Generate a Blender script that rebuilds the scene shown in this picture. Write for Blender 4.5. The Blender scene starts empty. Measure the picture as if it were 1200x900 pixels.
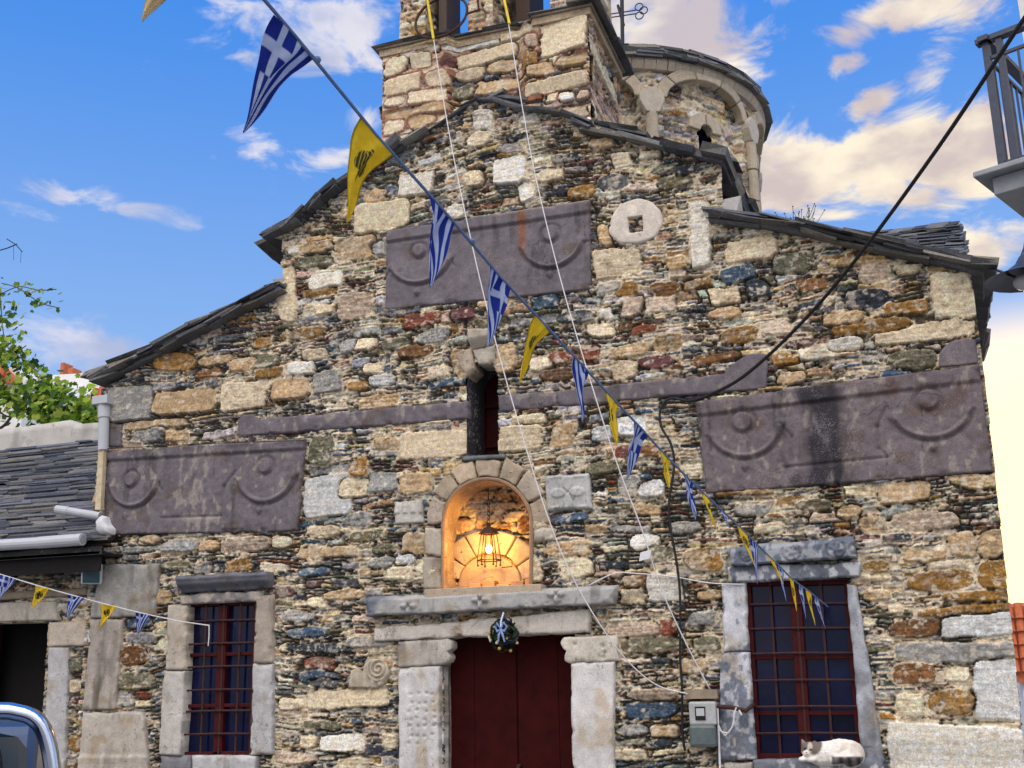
import bpy, bmesh, math, random
import numpy as np
from mathutils import Vector, Matrix

C = bpy.context.scene.collection
S = bpy.context.scene
# ------------------------------------------------------------------ camera
F = 1340.0
CAM = np.array([0.0, -7.6, 1.6])
def _rot(yaw, pitch, roll):
    cy, sy = math.cos(yaw), math.sin(yaw); cp, sp = math.cos(pitch), math.sin(pitch); cr, sr = math.cos(roll), math.sin(roll)
    fwd = np.array([sy*cp, cy*cp, sp]); right = np.array([cy, -sy, 0]); up = np.cross(right, fwd)
    return np.array([cr*right+sr*up, -(-sr*right+cr*up), fwd])
RM = _rot(*[math.radians(a) for a in (-18.9, 15.0, -0.95)])
def ray(px, py): return RM.T @ np.array([(px-600)/F, (py-450)/F, 1.0])
def P(px, py, y=0.0):                       # surveyed point on the plane Y = y
    d = ray(px, py); return CAM + d*((y-CAM[1])/d[1])
def PD(px, py, dist):
    d = ray(px, py); return CAM + d/np.linalg.norm(d)*dist
cam = bpy.data.cameras.new('camera'); camo = bpy.data.objects.new('camera', cam); C.objects.link(camo)
cam.sensor_width = 36; cam.lens = F/1200*36; cam.clip_start = 0.05; cam.clip_end = 3000
m4 = Matrix.Identity(4)
for i in range(3):
    m4[i][0] = RM[0][i]; m4[i][1] = -RM[1][i]; m4[i][2] = -RM[2][i]; m4[i][3] = CAM[i]
camo.matrix_world = m4
S.camera = camo

# ------------------------------------------------------------------ world, sun, exposure
S.view_settings.view_transform = 'Standard'; S.view_settings.look = 'None'
S.view_settings.exposure = 0.40; S.view_settings.gamma = 1.0
SUN_DIR = ray(1215, 590); SUN_DIR = SUN_DIR/np.linalg.norm(SUN_DIR)
SUN_EL = math.asin(SUN_DIR[2]); SUN_AZ = math.atan2(SUN_DIR[0], SUN_DIR[1])
W = bpy.data.worlds.new('World'); S.world = W; W.use_nodes = True
nt = W.node_tree; nt.nodes.clear()
def wn(t, **kw):
    n = nt.nodes.new(t)
    for k, v in kw.items(): setattr(n, k, v)
    return n
def wl(a, b): nt.links.new(a, b)
def wmath(op, a, b=None, c=None, clamp=False):
    n = wn('ShaderNodeMath', operation=op, use_clamp=clamp)
    for i, v in enumerate((a, b, c)):
        if v is None: continue
        if isinstance(v, (int, float)): n.inputs[i].default_value = v
        else: wl(v, n.inputs[i])
    return n.outputs[0]
def wdot(a, v):
    n = wn('ShaderNodeVectorMath', operation='DOT_PRODUCT'); wl(a, n.inputs[0]); n.inputs[1].default_value = tuple(v); return n.outputs['Value']
def wmix(f, a, b):
    n = wn('ShaderNodeMix', data_type='RGBA')
    if isinstance(f, (int, float)): n.inputs[0].default_value = f
    else: wl(f, n.inputs[0])
    for i, v in ((6, a), (7, b)):
        if isinstance(v, tuple): n.inputs[i].default_value = (*v, 1)
        else: wl(v, n.inputs[i])
    return n.outputs[2]
def wrange(v, a, b, c=0.0, d=1.0):
    n = wn('ShaderNodeMapRange', interpolation_type='SMOOTHSTEP'); wl(v, n.inputs[0])
    for i, x in enumerate((a, b, c, d)): n.inputs[i+1].default_value = x
    return n.outputs[0]
sky = wn('ShaderNodeTexSky', sky_type='NISHITA', sun_disc=False)
sky.sun_elevation = SUN_EL; sky.sun_rotation = SUN_AZ; sky.altitude = 100; sky.air_density = 1.0; sky.dust_density = 0.3; sky.ozone_density = 3.0
hs = wn('ShaderNodeHueSaturation'); hs.inputs['Hue'].default_value = 0.5; hs.inputs['Saturation'].default_value = 1.0; hs.inputs['Value'].default_value = 1.0
wl(sky.outputs[0], hs.inputs['Color'])
tc = wn('ShaderNodeTexCoord'); D = tc.outputs['Generated']
SKY_K = 10.0
# clear-air tint of the upper sky, mixed with the Nishita colour
sepd = wn('ShaderNodeSeparateXYZ'); wl(D, sepd.inputs[0])
elev = wrange(sepd.outputs[2], 0.12, 0.62)
blue = wmix(elev, (0.26*SKY_K, 0.42*SKY_K, 0.70*SKY_K), (0.036*SKY_K, 0.205*SKY_K, 0.66*SKY_K))
base = wmix(0.93, hs.outputs[0], blue)
# fractal cloud texture on the direction
mp = wn('ShaderNodeVectorMath', operation='MULTIPLY'); wl(D, mp.inputs[0]); mp.inputs[1].default_value = (1, 1, 1.9)
nz = wn('ShaderNodeTexNoise'); wl(mp.outputs[0], nz.inputs['Vector']); nz.inputs['Scale'].default_value = 13; nz.inputs['Detail'].default_value = 10; nz.inputs['Roughness'].default_value = 0.60; nz.inputs['Distortion'].default_value = 0.5
nz2 = wn('ShaderNodeTexNoise'); wl(mp.outputs[0], nz2.inputs['Vector']); nz2.inputs['Scale'].default_value = 11.0; nz2.inputs['Detail'].default_value = 7
# cloud banks: (px, py, rx, ry, tilt, strength)
CL = [(1020, 198, 165, 44, 4, 1.15), (945, 222, 80, 28, 0, 1.0), (1150, 200, 60, 44, 0, 1.05), (1060, 160, 60, 30, -20, .9), (1130, 150, 60, 30, -20, .8), (800, 38, 95, 52, 25, 1.05), (1085, 8, 85, 22, 0, .85),
      (1095, 75, 50, 30, -35, .75), (1013, 28, 45, 20, -10, .75), (993, 77, 26, 14, 0, .7), (1020, 120, 50, 18, -20, .8), (735, 15, 60, 70, 0, .9),
      (370, 30, 125, 60, -10, .85), (62, 230, 46, 24, 8, .82), (120, 232, 75, 17, 3, .74), (293, 168, 40, 22, 25, .68), (385, 192, 50, 22, 0, .7), (415, 135, 30, 25, 0, .68), (250, 186, 12, 9, 0, .66),
      (1170, 290, 75, 34, -10, .85), (1200, 500, 46, 80, 0, .9), (90, 405, 150, 48, 5, .62), (60, 470, 160, 36, 0, .6), (940, -25, 60, 26, 0, .8)]
acc = None
for (px, py, rx, ry, tilt, st) in CL:
    d = ray(px, py); d = d/np.linalg.norm(d)
    e1 = np.cross(d, np.array([0, 0, 1.0])); e1 /= np.linalg.norm(e1); e2 = np.cross(e1, d)
    t = math.radians(-tilt); a1 = e1*math.cos(t)+e2*math.sin(t); a2 = -e1*math.sin(t)+e2*math.cos(t)
    u = wdot(D, a1*F/rx); v = wdot(D, a2*F/ry)
    fr = wmath('GREATER_THAN', wdot(D, d), 0.0)
    r2 = wmath('ADD', wmath('MULTIPLY', u, u), wmath('MULTIPLY', v, v))
    g = wmath('MULTIPLY', wmath('MULTIPLY', wmath('POWER', 2.718, wmath('MULTIPLY', r2, -0.75)), st), fr)
    acc = g if acc is None else wmath('MAXIMUM', acc, g)
# unseen broken cloud added behind the viewer as soft light for the facade
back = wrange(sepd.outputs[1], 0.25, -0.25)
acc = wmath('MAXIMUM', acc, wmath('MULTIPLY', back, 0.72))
dens0 = wmath('ADD', acc, wmath('MULTIPLY', wmath('SUBTRACT', nz.outputs[0], 0.5), 2.3))
dens = wrange(dens0, 0.38, 0.86)
shade = wrange(wmath('ADD', nz2.outputs[0], wmath('MULTIPLY', sepd.outputs[2], 0.25)), 0.50, 0.74)
sunny = wrange(wdot(D, SUN_DIR), 0.72, 0.97)
lit = wmix(sunny, (0.55*SKY_K, 0.56*SKY_K, 0.67*SKY_K), (0.80*SKY_K, 0.70*SKY_K, 0.55*SKY_K))
shc = wmix(sunny, (0.34*SKY_K, 0.39*SKY_K, 0.56*SKY_K), (0.50*SKY_K, 0.42*SKY_K, 0.41*SKY_K))
ccol = wmix(shade, lit, shc)
# added cloud made overbright, most of all high up, to brighten the facade
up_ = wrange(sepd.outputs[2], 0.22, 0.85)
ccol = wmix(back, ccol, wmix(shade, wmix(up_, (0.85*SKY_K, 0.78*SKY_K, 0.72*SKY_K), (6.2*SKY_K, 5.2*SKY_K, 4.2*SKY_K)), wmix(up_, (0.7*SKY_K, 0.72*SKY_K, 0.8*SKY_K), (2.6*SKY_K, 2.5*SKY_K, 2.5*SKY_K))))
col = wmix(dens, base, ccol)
glow = wrange(wdot(D, SUN_DIR), 0.984, 0.9999)
col = wmix(glow, col, (1.7*SKY_K, 1.22*SKY_K, 0.60*SKY_K))
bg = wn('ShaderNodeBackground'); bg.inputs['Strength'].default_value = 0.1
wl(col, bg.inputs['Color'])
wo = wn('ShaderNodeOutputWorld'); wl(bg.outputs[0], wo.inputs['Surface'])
sl = bpy.data.lights.new('sun', 'SUN'); sl.energy = 1.5; sl.angle = math.radians(10); sl.color = (1.0, 0.82, 0.62)
so = bpy.data.objects.new('sun', sl); C.objects.link(so)
so.rotation_euler = Vector(SUN_DIR).to_track_quat('Z', 'Y').to_euler()

# ------------------------------------------------------------------ materials
def mat_new(name):
    m = bpy.data.materials.new(name); m.use_nodes = True; return m, m.node_tree, m.node_tree.nodes['Principled BSDF']
def stone_mat(name, fine=160, coarse=28, amt=0.5, bump=0.5, rough=0.9, speck=None, bumpscale=90):
    """base colour from the mesh's stone colours, broken up by grain, blotches and pale lichen flecks"""
    m, t, b = mat_new(name)
    at = t.nodes.new('ShaderNodeAttribute'); at.attribute_name = 'Col'
    co = t.nodes.new('ShaderNodeTexCoord')
    def noise(scale, detail=4, rough=.6):
        n = t.nodes.new('ShaderNodeTexNoise'); t.links.new(co.outputs['Object'], n.inputs['Vector'])
        n.inputs['Scale'].default_value = scale; n.inputs['Detail'].default_value = detail; n.inputs['Roughness'].default_value = rough; return n.outputs[0]
    def rng(v, a, b2, c, d):
        n = t.nodes.new('ShaderNodeMapRange'); t.links.new(v, n.inputs[0])
        for i, x in enumerate((a, b2, c, d)): n.inputs[i+1].default_value = x
        return n.outputs[0]
    f = rng(noise(fine, 3, .7), .25, .75, 1-amt, 1+amt); c2 = rng(noise(coarse, 5), .25, .75, 1-amt*.7, 1+amt*.7)
    mu = t.nodes.new('ShaderNodeMath'); mu.operation = 'MULTIPLY'; t.links.new(f, mu.inputs[0]); t.links.new(c2, mu.inputs[1])
    vm = t.nodes.new('ShaderNodeVectorMath'); vm.operation = 'SCALE'; t.links.new(at.outputs['Color'], vm.inputs[0]); t.links.new(mu.outputs[0], vm.inputs['Scale'])
    out = vm.outputs[0]
    if speck:
        sc, thr, colr, k = speck
        s1 = noise(sc, 7, .68); s2 = noise(6, 4, .6)
        ad = t.nodes.new('ShaderNodeMath'); ad.operation = 'ADD'; t.links.new(s1, ad.inputs[0])
        t.links.new(rng(s2, .3, .7, -.12, .12), ad.inputs[1])
        mk = rng(ad.outputs[0], thr, thr+.07, 0, k)
        mx = t.nodes.new('ShaderNodeMix'); mx.data_type = 'RGBA'; t.links.new(mk, mx.inputs[0]); t.links.new(out, mx.inputs[6]); mx.inputs[7].default_value = (*colr, 1)
        out = mx.outputs[2]
    t.links.new(out, b.inputs['Base Color'])
    bp = t.nodes.new('ShaderNodeBump'); bp.inputs['Strength'].default_value = bump; bp.inputs['Distance'].default_value = 0.006
    t.links.new(noise(bumpscale, 6, .7), bp.inputs['Height']); t.links.new(bp.outputs[0], b.inputs['Normal'])
    b.inputs['Roughness'].default_value = rough; b.inputs['Specular IOR Level'].default_value = 0.25
    return m
def plain_mat(name, col, rough=.6, metal=0.0, amt=.25, scale=25, bump=.15, spec=.4):
    m, t, b = mat_new(name)
    co = t.nodes.new('ShaderNodeTexCoord'); n = t.nodes.new('ShaderNodeTexNoise'); t.links.new(co.outputs['Object'], n.inputs['Vector'])
    n.inputs['Scale'].default_value = scale; n.inputs['Detail'].default_value = 5; n.inputs['Roughness'].default_value = .65
    r = t.nodes.new('ShaderNodeMapRange'); t.links.new(n.outputs[0], r.inputs[0])
    for i, x in enumerate((.25, .75, 1-amt, 1+amt)): r.inputs[i+1].default_value = x
    v = t.nodes.new('ShaderNodeVectorMath'); v.operation = 'SCALE'; v.inputs[0].default_value = col; t.links.new(r.outputs[0], v.inputs['Scale'])
    t.links.new(v.outputs[0], b.inputs['Base Color'])
    if bump:
        bp = t.nodes.new('ShaderNodeBump'); bp.inputs['Strength'].default_value = bump; bp.inputs['Distance'].default_value = .004
        t.links.new(n.outputs[0], bp.inputs['Height']); t.links.new(bp.outputs[0], b.inputs['Normal'])
    b.inputs['Roughness'].default_value = rough; b.inputs['Metallic'].default_value = metal; b.inputs['Specular IOR Level'].default_value = spec
    return m
def attr_mat(name, rough=.8, transl=0.0, amt=.15, scale=60):
    m, t, b = mat_new(name)
    at = t.nodes.new('ShaderNodeAttribute'); at.attribute_name = 'Col'
    co = t.nodes.new('ShaderNodeTexCoord'); n = t.nodes.new('ShaderNodeTexNoise'); t.links.new(co.outputs['Object'], n.inputs['Vector']); n.inputs['Scale'].default_value = scale; n.inputs['Detail'].default_value = 4
    r = t.nodes.new('ShaderNodeMapRange'); t.links.new(n.outputs[0], r.inputs[0])
    for i, x in enumerate((.25, .75, 1-amt, 1+amt)): r.inputs[i+1].default_value = x
    v = t.nodes.new('ShaderNodeVectorMath'); v.operation = 'SCALE'; t.links.new(at.outputs['Color'], v.inputs[0]); t.links.new(r.outputs[0], v.inputs['Scale'])
    t.links.new(v.outputs[0], b.inputs['Base Color']); b.inputs['Roughness'].default_value = rough; b.inputs['Specular IOR Level'].default_value = .2
    if transl:
        tr = t.nodes.new('ShaderNodeBsdfTranslucent'); t.links.new(v.outputs[0], tr.inputs['Color'])
        mx = t.nodes.new('ShaderNodeMixShader'); mx.inputs[0].default_value = transl
        t.links.new(b.outputs[0], mx.inputs[1]); t.links.new(tr.outputs[0], mx.inputs[2]); t.links.new(mx.outputs[0], t.nodes['Material Output'].inputs['Surface'])
    return m
M = dict(
    rubble=stone_mat('rubble_stone', 110, 34, .42, .7, speck=(38, .585, (.52, .47, .38), .75)),
    block=stone_mat('dressed_stone', 100, 14, .24, .45, speck=(40, .62, (.16, .145, .125), .6)),
    trachyte=stone_mat('purple_trachyte', 170, 20, .36, .7, speck=(130, .575, (.36, .32, .32), .42), bumpscale=160),
    slate=stone_mat('roof_slate', 60, 9, .40, .45, rough=.75, speck=(40, .62, (.30, .29, .26), .5), bumpscale=50),
    plaster=stone_mat('old_whitewash', 50, 5, .12, .25, speck=(9, .60, (.30, .29, .27), .5), bumpscale=30),
    cloth=attr_mat('pennant_cloth', .85, .45, .10), leaf=attr_mat('leaf', .6, .35, .25, 30), attr=attr_mat('painted', .6, 0, .12), fur=attr_mat('cat_fur', .95, 0, .12, 90),
    door=plain_mat('door_paint', (.036, .0028, .0028), .8, 0, .4, 9, .15, .12), redwood=plain_mat('red_window_paint', (.052, .0048, .006), .6, 0, .35, 20, .15, .15),
    dark=plain_mat('dark_interior', (.012, .010, .010), .9), iron=plain_mat('rusty_iron', (.055, .022, .018), .7, .3, .5, 60),
    blackiron=plain_mat('black_iron', (.02, .022, .028), .5, .3), cable=plain_mat('black_cable', (.008, .008, .011), .6),
    glass=plain_mat('window_glass', (.005, .007, .035), .10, 0, .6, 4, 0.3, .22), cord=plain_mat('white_cord', (.68, .68, .70), .8, 0, .1, 60, 0), yrope=plain_mat('yellow_rope', (.70, .52, .03), .7),
    blueband=plain_mat('blue_band', (.10, .16, .30), .7), pvc=plain_mat('white_pvc', (.46, .48, .51), .45, 0, .06, 6, 0), board=plain_mat('downpipe_board', (.55, .46, .30), .7),
    chrome=plain_mat('chrome', (.62, .68, .80), .12, 1.0, .05, 5, .02), carpaint=plain_mat('car_paint', (.04, .07, .14), .25, .2, .05, 5, 0), tyre=plain_mat('tyre', (.02, .02, .02), .85),
    carglass=plain_mat('car_glass', (.01, .02, .03), .05, 0, .1, 3, 0, .6), concrete=plain_mat('painted_concrete', (.30, .32, .34), .8, 0, .18, 8),
    white=plain_mat('white_wall', (.74, .73, .70), .85, 0, .08, 3), terracotta=plain_mat('terracotta', (.50, .14, .06), .85, 0, .3, 12), bark=plain_mat('bark', (.06, .045, .04), .9),
    boxgrey=plain_mat('meter_box_grey', (.40, .42, .42), .5), boxclear=plain_mat('smoky_cover', (.10, .13, .13), .2), cement=plain_mat('white_cement', (.58, .59, .60), .9, 0, .15, 20),
    asphalt=plain_mat('paving', (.22, .21, .19), .9, 0, .25, 3), wood=plain_mat('weathered_wood', (.30, .24, .17), .8, 0, .3, 10), greyrail=plain_mat('rail_paint', (.05, .06, .09), .45, .3),
    floodglass=plain_mat('floodlight_glass', (.03, .07, .08), .1, 0, .1, 5, 0, .6), zinc=plain_mat('zinc', (.33, .35, .38), .5, .3))
bm_, btree, bb = mat_new('lamp_bulb'); bb.inputs['Emission Color'].default_value = (1, .62, .18, 1); bb.inputs['Emission Strength'].default_value = 30; M['bulb'] = bm_

# ------------------------------------------------------------------ tags
def tag(o, label=None, cat=None, group=None, kind=None):
    if label: o['label'] = label
    if cat: o['category'] = cat
    if group: o['group'] = group
    if kind: o['kind'] = kind
    return o
def empty(name, loc=(0, 0, 0)):
    o = bpy.data.objects.new(name, None); C.objects.link(o); o.location = tuple(loc); o.empty_display_size = .2; return o
def link(name, me, mat, parent=None):
    o = bpy.data.objects.new(name, me); C.objects.link(o)
    if mat: me.materials.append(mat)
    if parent is not None:
        o.parent = parent
        w = Vector((0, 0, 0)); q = parent
        while q is not None: w += q.location; q = q.parent
        o.location = -w          # meshes are written in world coordinates
    return o

# ------------------------------------------------------------------ noise
def vnoise(x, y, seed=0):
    xi = np.floor(x).astype(np.int64); yi = np.floor(y).astype(np.int64); fx = x-xi; fy = y-yi
    fx = fx*fx*(3-2*fx); fy = fy*fy*(3-2*fy)
    def h(a, b):
        n = (a*374761393 + b*668265263 + seed*974634757) & 0xffffffff
        n = ((n ^ (n >> 13))*1274126177) & 0xffffffff
        n = n ^ (n >> 16)
        return (n & 0xffff)/65535.0
    return (h(xi, yi)*(1-fx)+h(xi+1, yi)*fx)*(1-fy)+(h(xi, yi+1)*(1-fx)+h(xi+1, yi+1)*fx)*fy
def fbm(x, y, seed=0, oc=3):
    s = 0; a = 1; t = 0
    for i in range(oc):
        s = s+a*vnoise(x*2**i, y*2**i, seed+i*17); t += a; a *= .5
    return s/t-.5
def inpoly(X, Y, poly):
    r = np.zeros(X.shape, bool); n = len(poly); j = n-1
    for i in range(n):
        xi, yi = poly[i][0], poly[i][1]; xj, yj = poly[j][0], poly[j][1]
        if yi != yj:
            c = ((yi > Y) != (yj > Y)) & (X < (xj-xi)*(Y-yi)/(yj-yi)+xi); r ^= c
        j = i
    return r
def sstep(x, a, b):
    t = np.clip((x-a)/(b-a), 0, 1); return t*t*(3-2*t)

# ------------------------------------------------------------------ mesh from arrays
def mesh_arrays(name, co, quads, cols, mat, parent=None, smooth=False):
    me = bpy.data.meshes.new(name); nv = len(co); nf = len(quads)
    me.vertices.add(nv); me.vertices.foreach_set('co', np.ascontiguousarray(co, np.float32).ravel())
    me.loops.add(nf*4); me.loops.foreach_set('vertex_index', np.ascontiguousarray(quads, np.int32).ravel())
    me.polygons.add(nf); me.polygons.foreach_set('loop_start', np.arange(0, nf*4, 4, dtype=np.int32)); me.polygons.foreach_set('loop_total', np.full(nf, 4, np.int32))
    if smooth: me.polygons.foreach_set('use_smooth', np.ones(nf, bool))
    me.update(calc_edges=True)
    if cols is not None:
        a = me.color_attributes.new('Col', 'FLOAT_COLOR', 'POINT'); c4 = np.ones((nv, 4), np.float32); c4[:, :3] = cols; a.data.foreach_set('color', c4.ravel())
    return link(name, me, mat, parent)
def grid_quads(nv, nu, fm=None):
    idx = np.arange(nv*nu).reshape(nv, nu)
    q = np.stack([idx[:-1, :-1], idx[:-1, 1:], idx[1:, 1:], idx[1:, :-1]], -1)
    return (q[fm] if fm is not None else q.reshape(-1, 4)).reshape(-1, 4)
class MB:
    """collects boxes, tubes and faces of one mesh"""
    def __init__(s): s.v = []; s.f = []; s.c = []
    def add(s, vs, fs, col=(.5, .5, .5)):
        o = len(s.v); s.v += [tuple(map(float, v)) for v in vs]; s.f += [tuple(i+o for i in f) for f in fs]; s.c += [col]*len(vs); return s
    def box(s, c, ax, col=(.5, .5, .5), jit=0, rnd=random):
        c = np.array(c, float); a, b, n = [np.array(k, float) for k in ax]; vs = []
        for sz in (-1, 1):
            for sx, sy in ((-1, -1), (1, -1), (1, 1), (-1, 1)):
                p = c+a*sx+b*sy+n*sz
                if jit: p = p+a*rnd.uniform(-jit, jit)+b*rnd.uniform(-jit, jit)+n*rnd.uniform(-jit, jit)
                vs.append(p)
        return s.add(vs, [(3, 2, 1, 0), (4, 5, 6, 7), (0, 1, 5, 4), (1, 2, 6, 5), (2, 3, 7, 6), (3, 0, 4, 7)], col)
    def aabb(s, lo, hi, col=(.5, .5, .5)):
        lo = np.array(lo, float); hi = np.array(hi, float); h = (hi-lo)/2
        return s.box((lo+hi)/2, ((h[0], 0, 0), (0, h[1], 0), (0, 0, h[2])), col)
    def tube(s, pts, r, n=8, col=(.5, .5, .5), closed=False):
        pts = [np.array(p, float) for p in pts]; k = len(pts); vs = []; fs = []
        up = np.array([0.13, 0.21, 1.0])
        for i, p in enumerate(pts):
            if closed: t = pts[(i+1) % k]-pts[i-1]
            else: t = pts[min(i+1, k-1)]-pts[max(i-1, 0)]
            t = t/(np.linalg.norm(t)+1e-9); a = np.cross(t, up)
            if np.linalg.norm(a) < .05: a = np.cross(t, np.array([1., 0, 0]))
            a /= np.linalg.norm(a); b = np.cross(t, a); rr = r[i] if isinstance(r, (list, tuple)) else r
            for j in range(n):
                w = 2*math.pi*j/n; vs.append(p+(a*math.cos(w)+b*math.sin(w))*rr)
        for i in range(k if closed else k-1):
            for j in range(n):
                fs.append((i*n+j, i*n+(j+1) % n, ((i+1) % k)*n+(j+1) % n, ((i+1) % k)*n+j))
        if not closed: fs.append(tuple(range(n-1, -1, -1))); fs.append(tuple((k-1)*n+j for j in range(n)))
        return s.add(vs, fs, col)
    def ball(s, c, r, n=12, col=(.5, .5, .5)):
        c = np.array(c, float); r = np.array(r if hasattr(r, '__len__') else (r, r, r), float); vs = []; fs = []; m = n//2
        for i in range(m+1):
            th = math.pi*i/m
            for j in range(n):
                ph = 2*math.pi*j/n; vs.append(c+r*np.array([math.sin(th)*math.cos(ph), math.sin(th)*math.sin(ph), math.cos(th)]))
        for i in range(m):
            for j in range(n): fs.append((i*n+j, (i+1)*n+j, (i+1)*n+(j+1) % n, i*n+(j+1) % n))
        return s.add(vs, fs, col)
    def prism(s, pts, d, col=(.5, .5, .5)):
        d = np.array(d, float); n = len(pts); pts = [np.array(p, float) for p in pts]
        return s.add(pts+[p+d for p in pts], [tuple(range(n)), tuple(range(2*n-1, n-1, -1))]+[((i+1) % n, i, n+i, n+(i+1) % n) for i in range(n)], col)
    def build(s, name, mat, parent=None, smooth=False, bevel=0):
        me = bpy.data.meshes.new(name); me.from_pydata(s.v, [], s.f); me.update()
        a = me.color_attributes.new('Col', 'FLOAT_COLOR', 'POINT'); c4 = np.ones((len(s.v), 4), np.float32); c4[:, :3] = np.array(s.c); a.data.foreach_set('color', c4.ravel())
        if smooth: me.polygons.foreach_set('use_smooth', np.ones(len(me.polygons), bool))
        bm = bmesh.new(); bm.from_mesh(me); bmesh.ops.recalc_face_normals(bm, faces=bm.faces); bm.to_mesh(me); bm.free()
        o = link(name, me, mat, parent)
        if bevel:
            b = o.modifiers.new('bevel', 'BEVEL'); b.width = bevel; b.segments = 2; b.limit_method = 'ANGLE'
        return o

# ------------------------------------------------------------------ masonry
COL = dict(W=(.70, .65, .56), C=(.60, .505, .365), T=(.42, .315, .195), G=(.285, .285, .275), L=(.50, .51, .50), O=(.26, .155, .055), B=(.175, .095, .045), R=(.19, .07, .045),
           U=(.070, .105, .15), D=(.042, .05, .06), V=(.15, .145, .10), P=(.46, .37, .29), M=(.115, .055, .055), S=(.115, .122, .128))
def masonry(u0, u1, v0, v1, step, seed, specials=(), size=1.0, pal=None, thin=.64, relief=1.0, mort=(.42, .365, .275), band=(.2, .4), warp=1.0, rough=1.0):
    rnd = random.Random(seed); nr = np.random.default_rng(seed)
    pal = pal or [('C', 12), ('G', 15), ('T', 12), ('O', 6), ('V', 11), ('D', 7), ('S', 14), ('M', 6), ('B', 4), ('P', 5), ('L', 7), ('U', 6)]
    thinpal = [('S', 14), ('V', 9), ('M', 8), ('D', 8), ('G', 13), ('T', 6), ('R', 3), ('B', 3), ('U', 5), ('C', 6), ('L', 4)]
    nu = int(round((u1-u0)/step))+1; nv = int(round((v1-v0)/step))+1
    U, V = np.meshgrid(np.linspace(u0, u1, nu), np.linspace(v0, v1, nv))
    pad = .35; res = .005*max(1, step/.008)
    LW = int((u1-u0+2*pad)/res); LH = int((v1-v0+2*pad)/res); lut = np.zeros((LH, LW), np.int32)
    cols = [mort]; offs = [0.]; rnds = [0.]; cent = [(0, 0)]; smo = [1.]
    def pick(p):
        t = rnd.uniform(0, sum(w for _, w in p))
        for k, w in p:
            t -= w
            if t <= 0: return k
        return p[0][0]
    def leaf(x0, y0, x1, y1, thinp=False):
        k = pick(thinpal if thinp else pal); c = np.array(COL[k])*rnd.uniform(.75, 1.25); c = c*(1+nr.normal(0, .05, 3))
        cols.append(tuple(np.clip(c, .02, .8))); offs.append(rnd.uniform(.009, .027)*relief*(.75 if thinp else 1)); rnds.append(rnd.uniform(.5, 1.2)); cent.append(((x0+x1)/2+u0-pad, (y0+y1)/2+v0-pad)); smo.append(rough)
        lut[int(y0/res):int(y1/res), int(x0/res):int(x1/res)] = len(cols)-1
    def rec(x0, y0, x1, y1, dep=0):
        w = x1-x0; h = y1-y0
        hm = rnd.choice((.04, .055, .07, .09, .12, .15))*size; am = rnd.uniform(3.2, 8.5)
        if h > hm and dep < 9:
            if w/h > rnd.uniform(2.8, 6.0):
                f = rnd.uniform(.32, .68); rec(x0, y0, x0+w*f, y1, dep+1); rec(x0+w*f, y0, x1, y1, dep+1)
            else:
                f = rnd.uniform(.28, .72); rec(x0, y0, x1, y0+h*f, dep+1); rec(x0, y0+h*f, x1, y1, dep+1)
        elif w > am*h and w > .09*size and dep < 12:
            f = rnd.uniform(.35, .65); rec(x0, y0, x0+w*f, y1, dep+1); rec(x0+w*f, y0, x1, y1, dep+1)
        elif rnd.random() < thin and h > .045*size:
            n = max(2, int(h/(.026*size))); ys = sorted([y0]+[y0+h*(i+rnd.uniform(-.3, .3))/n for i in range(1, n)]+[y1])
            for a, b in zip(ys[:-1], ys[1:]):
                if rnd.random() < .35 and w > .14*size:
                    f = rnd.uniform(.3, .7); leaf(x0, a, x0+w*f, b, True); leaf(x0+w*f, a, x1, b, True)
                else: leaf(x0, a, x1, b, True)
        else: leaf(x0, y0, x1, y1)
    y = 0.
    while y < LH*res:
        h = rnd.uniform(*band)*size; x = -rnd.uniform(0, .5)
        while x < LW*res:
            w = rnd.uniform(.35, .9)*size; rec(max(x, 0), y, min(x+w, LW*res), min(y+h, LH*res)) if x+w > 0.02 else None; x += w
        y += h
    wx = U+warp*(.07*fbm(U*1.1, V*1.1, seed+1, 2)+.055*fbm(U*9, V*9, seed+2, 2)+.024*fbm(U*30, V*40, seed+3, 2))
    wy = V+warp*(.18*fbm(U*.8, V*.9, seed+4, 2)+.050*fbm(U*4.5, V*6, seed+5, 2)+.015*fbm(U*16, V*36, seed+6, 2))
    lab = lut[np.clip(((wy-v0+pad)/res).astype(int), 0, LH-1), np.clip(((wx-u0+pad)/res).astype(int), 0, LW-1)]
    cnt0 = np.bincount(lab.ravel(), minlength=len(cols))
    # traced big stones
    nx = .034*fbm(U*11, V*14, seed+7, 4); ny = .030*fbm(U*10, V*16, seed+8, 4)
    for (cx, cy, w, h, key) in specials:
        big = key in 'WCLTG' and w*h > .04
        x0 = cx-w/2-.05; x1 = cx+w/2+.05; y0 = cy-h/2-.05; y1 = cy+h/2+.05
        i0 = max(0, int((x0-u0)/step)); i1 = min(nu, int((x1-u0)/step)+1); j0 = max(0, int((y0-v0)/step)); j1 = min(nv, int((y1-v0)/step)+1)
        if i1 <= i0 or j1 <= j0: continue
        sl_ = (slice(j0, j1), slice(i0, i1)); du = U[sl_]-cx+nx[sl_]; dv = V[sl_]-cy+ny[sl_]
        sk = rnd.uniform(-.28, .28)*(.4 if big else 1); dv = dv+du*rnd.uniform(-.05, .05); du = du+dv*sk
        tap = rnd.uniform(-.35, .35)*(.4 if big else 1); dv = dv*(1+tap*du/w)
        p = rnd.uniform(4.5, 9) if big else rnd.uniform(2.2, 4.5)
        q = np.abs(du/(w/2))**p+np.abs(dv/(h/2))**p
        ins = q < 1
        c = np.array(COL[key])*rnd.uniform(.88, 1.12)
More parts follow.
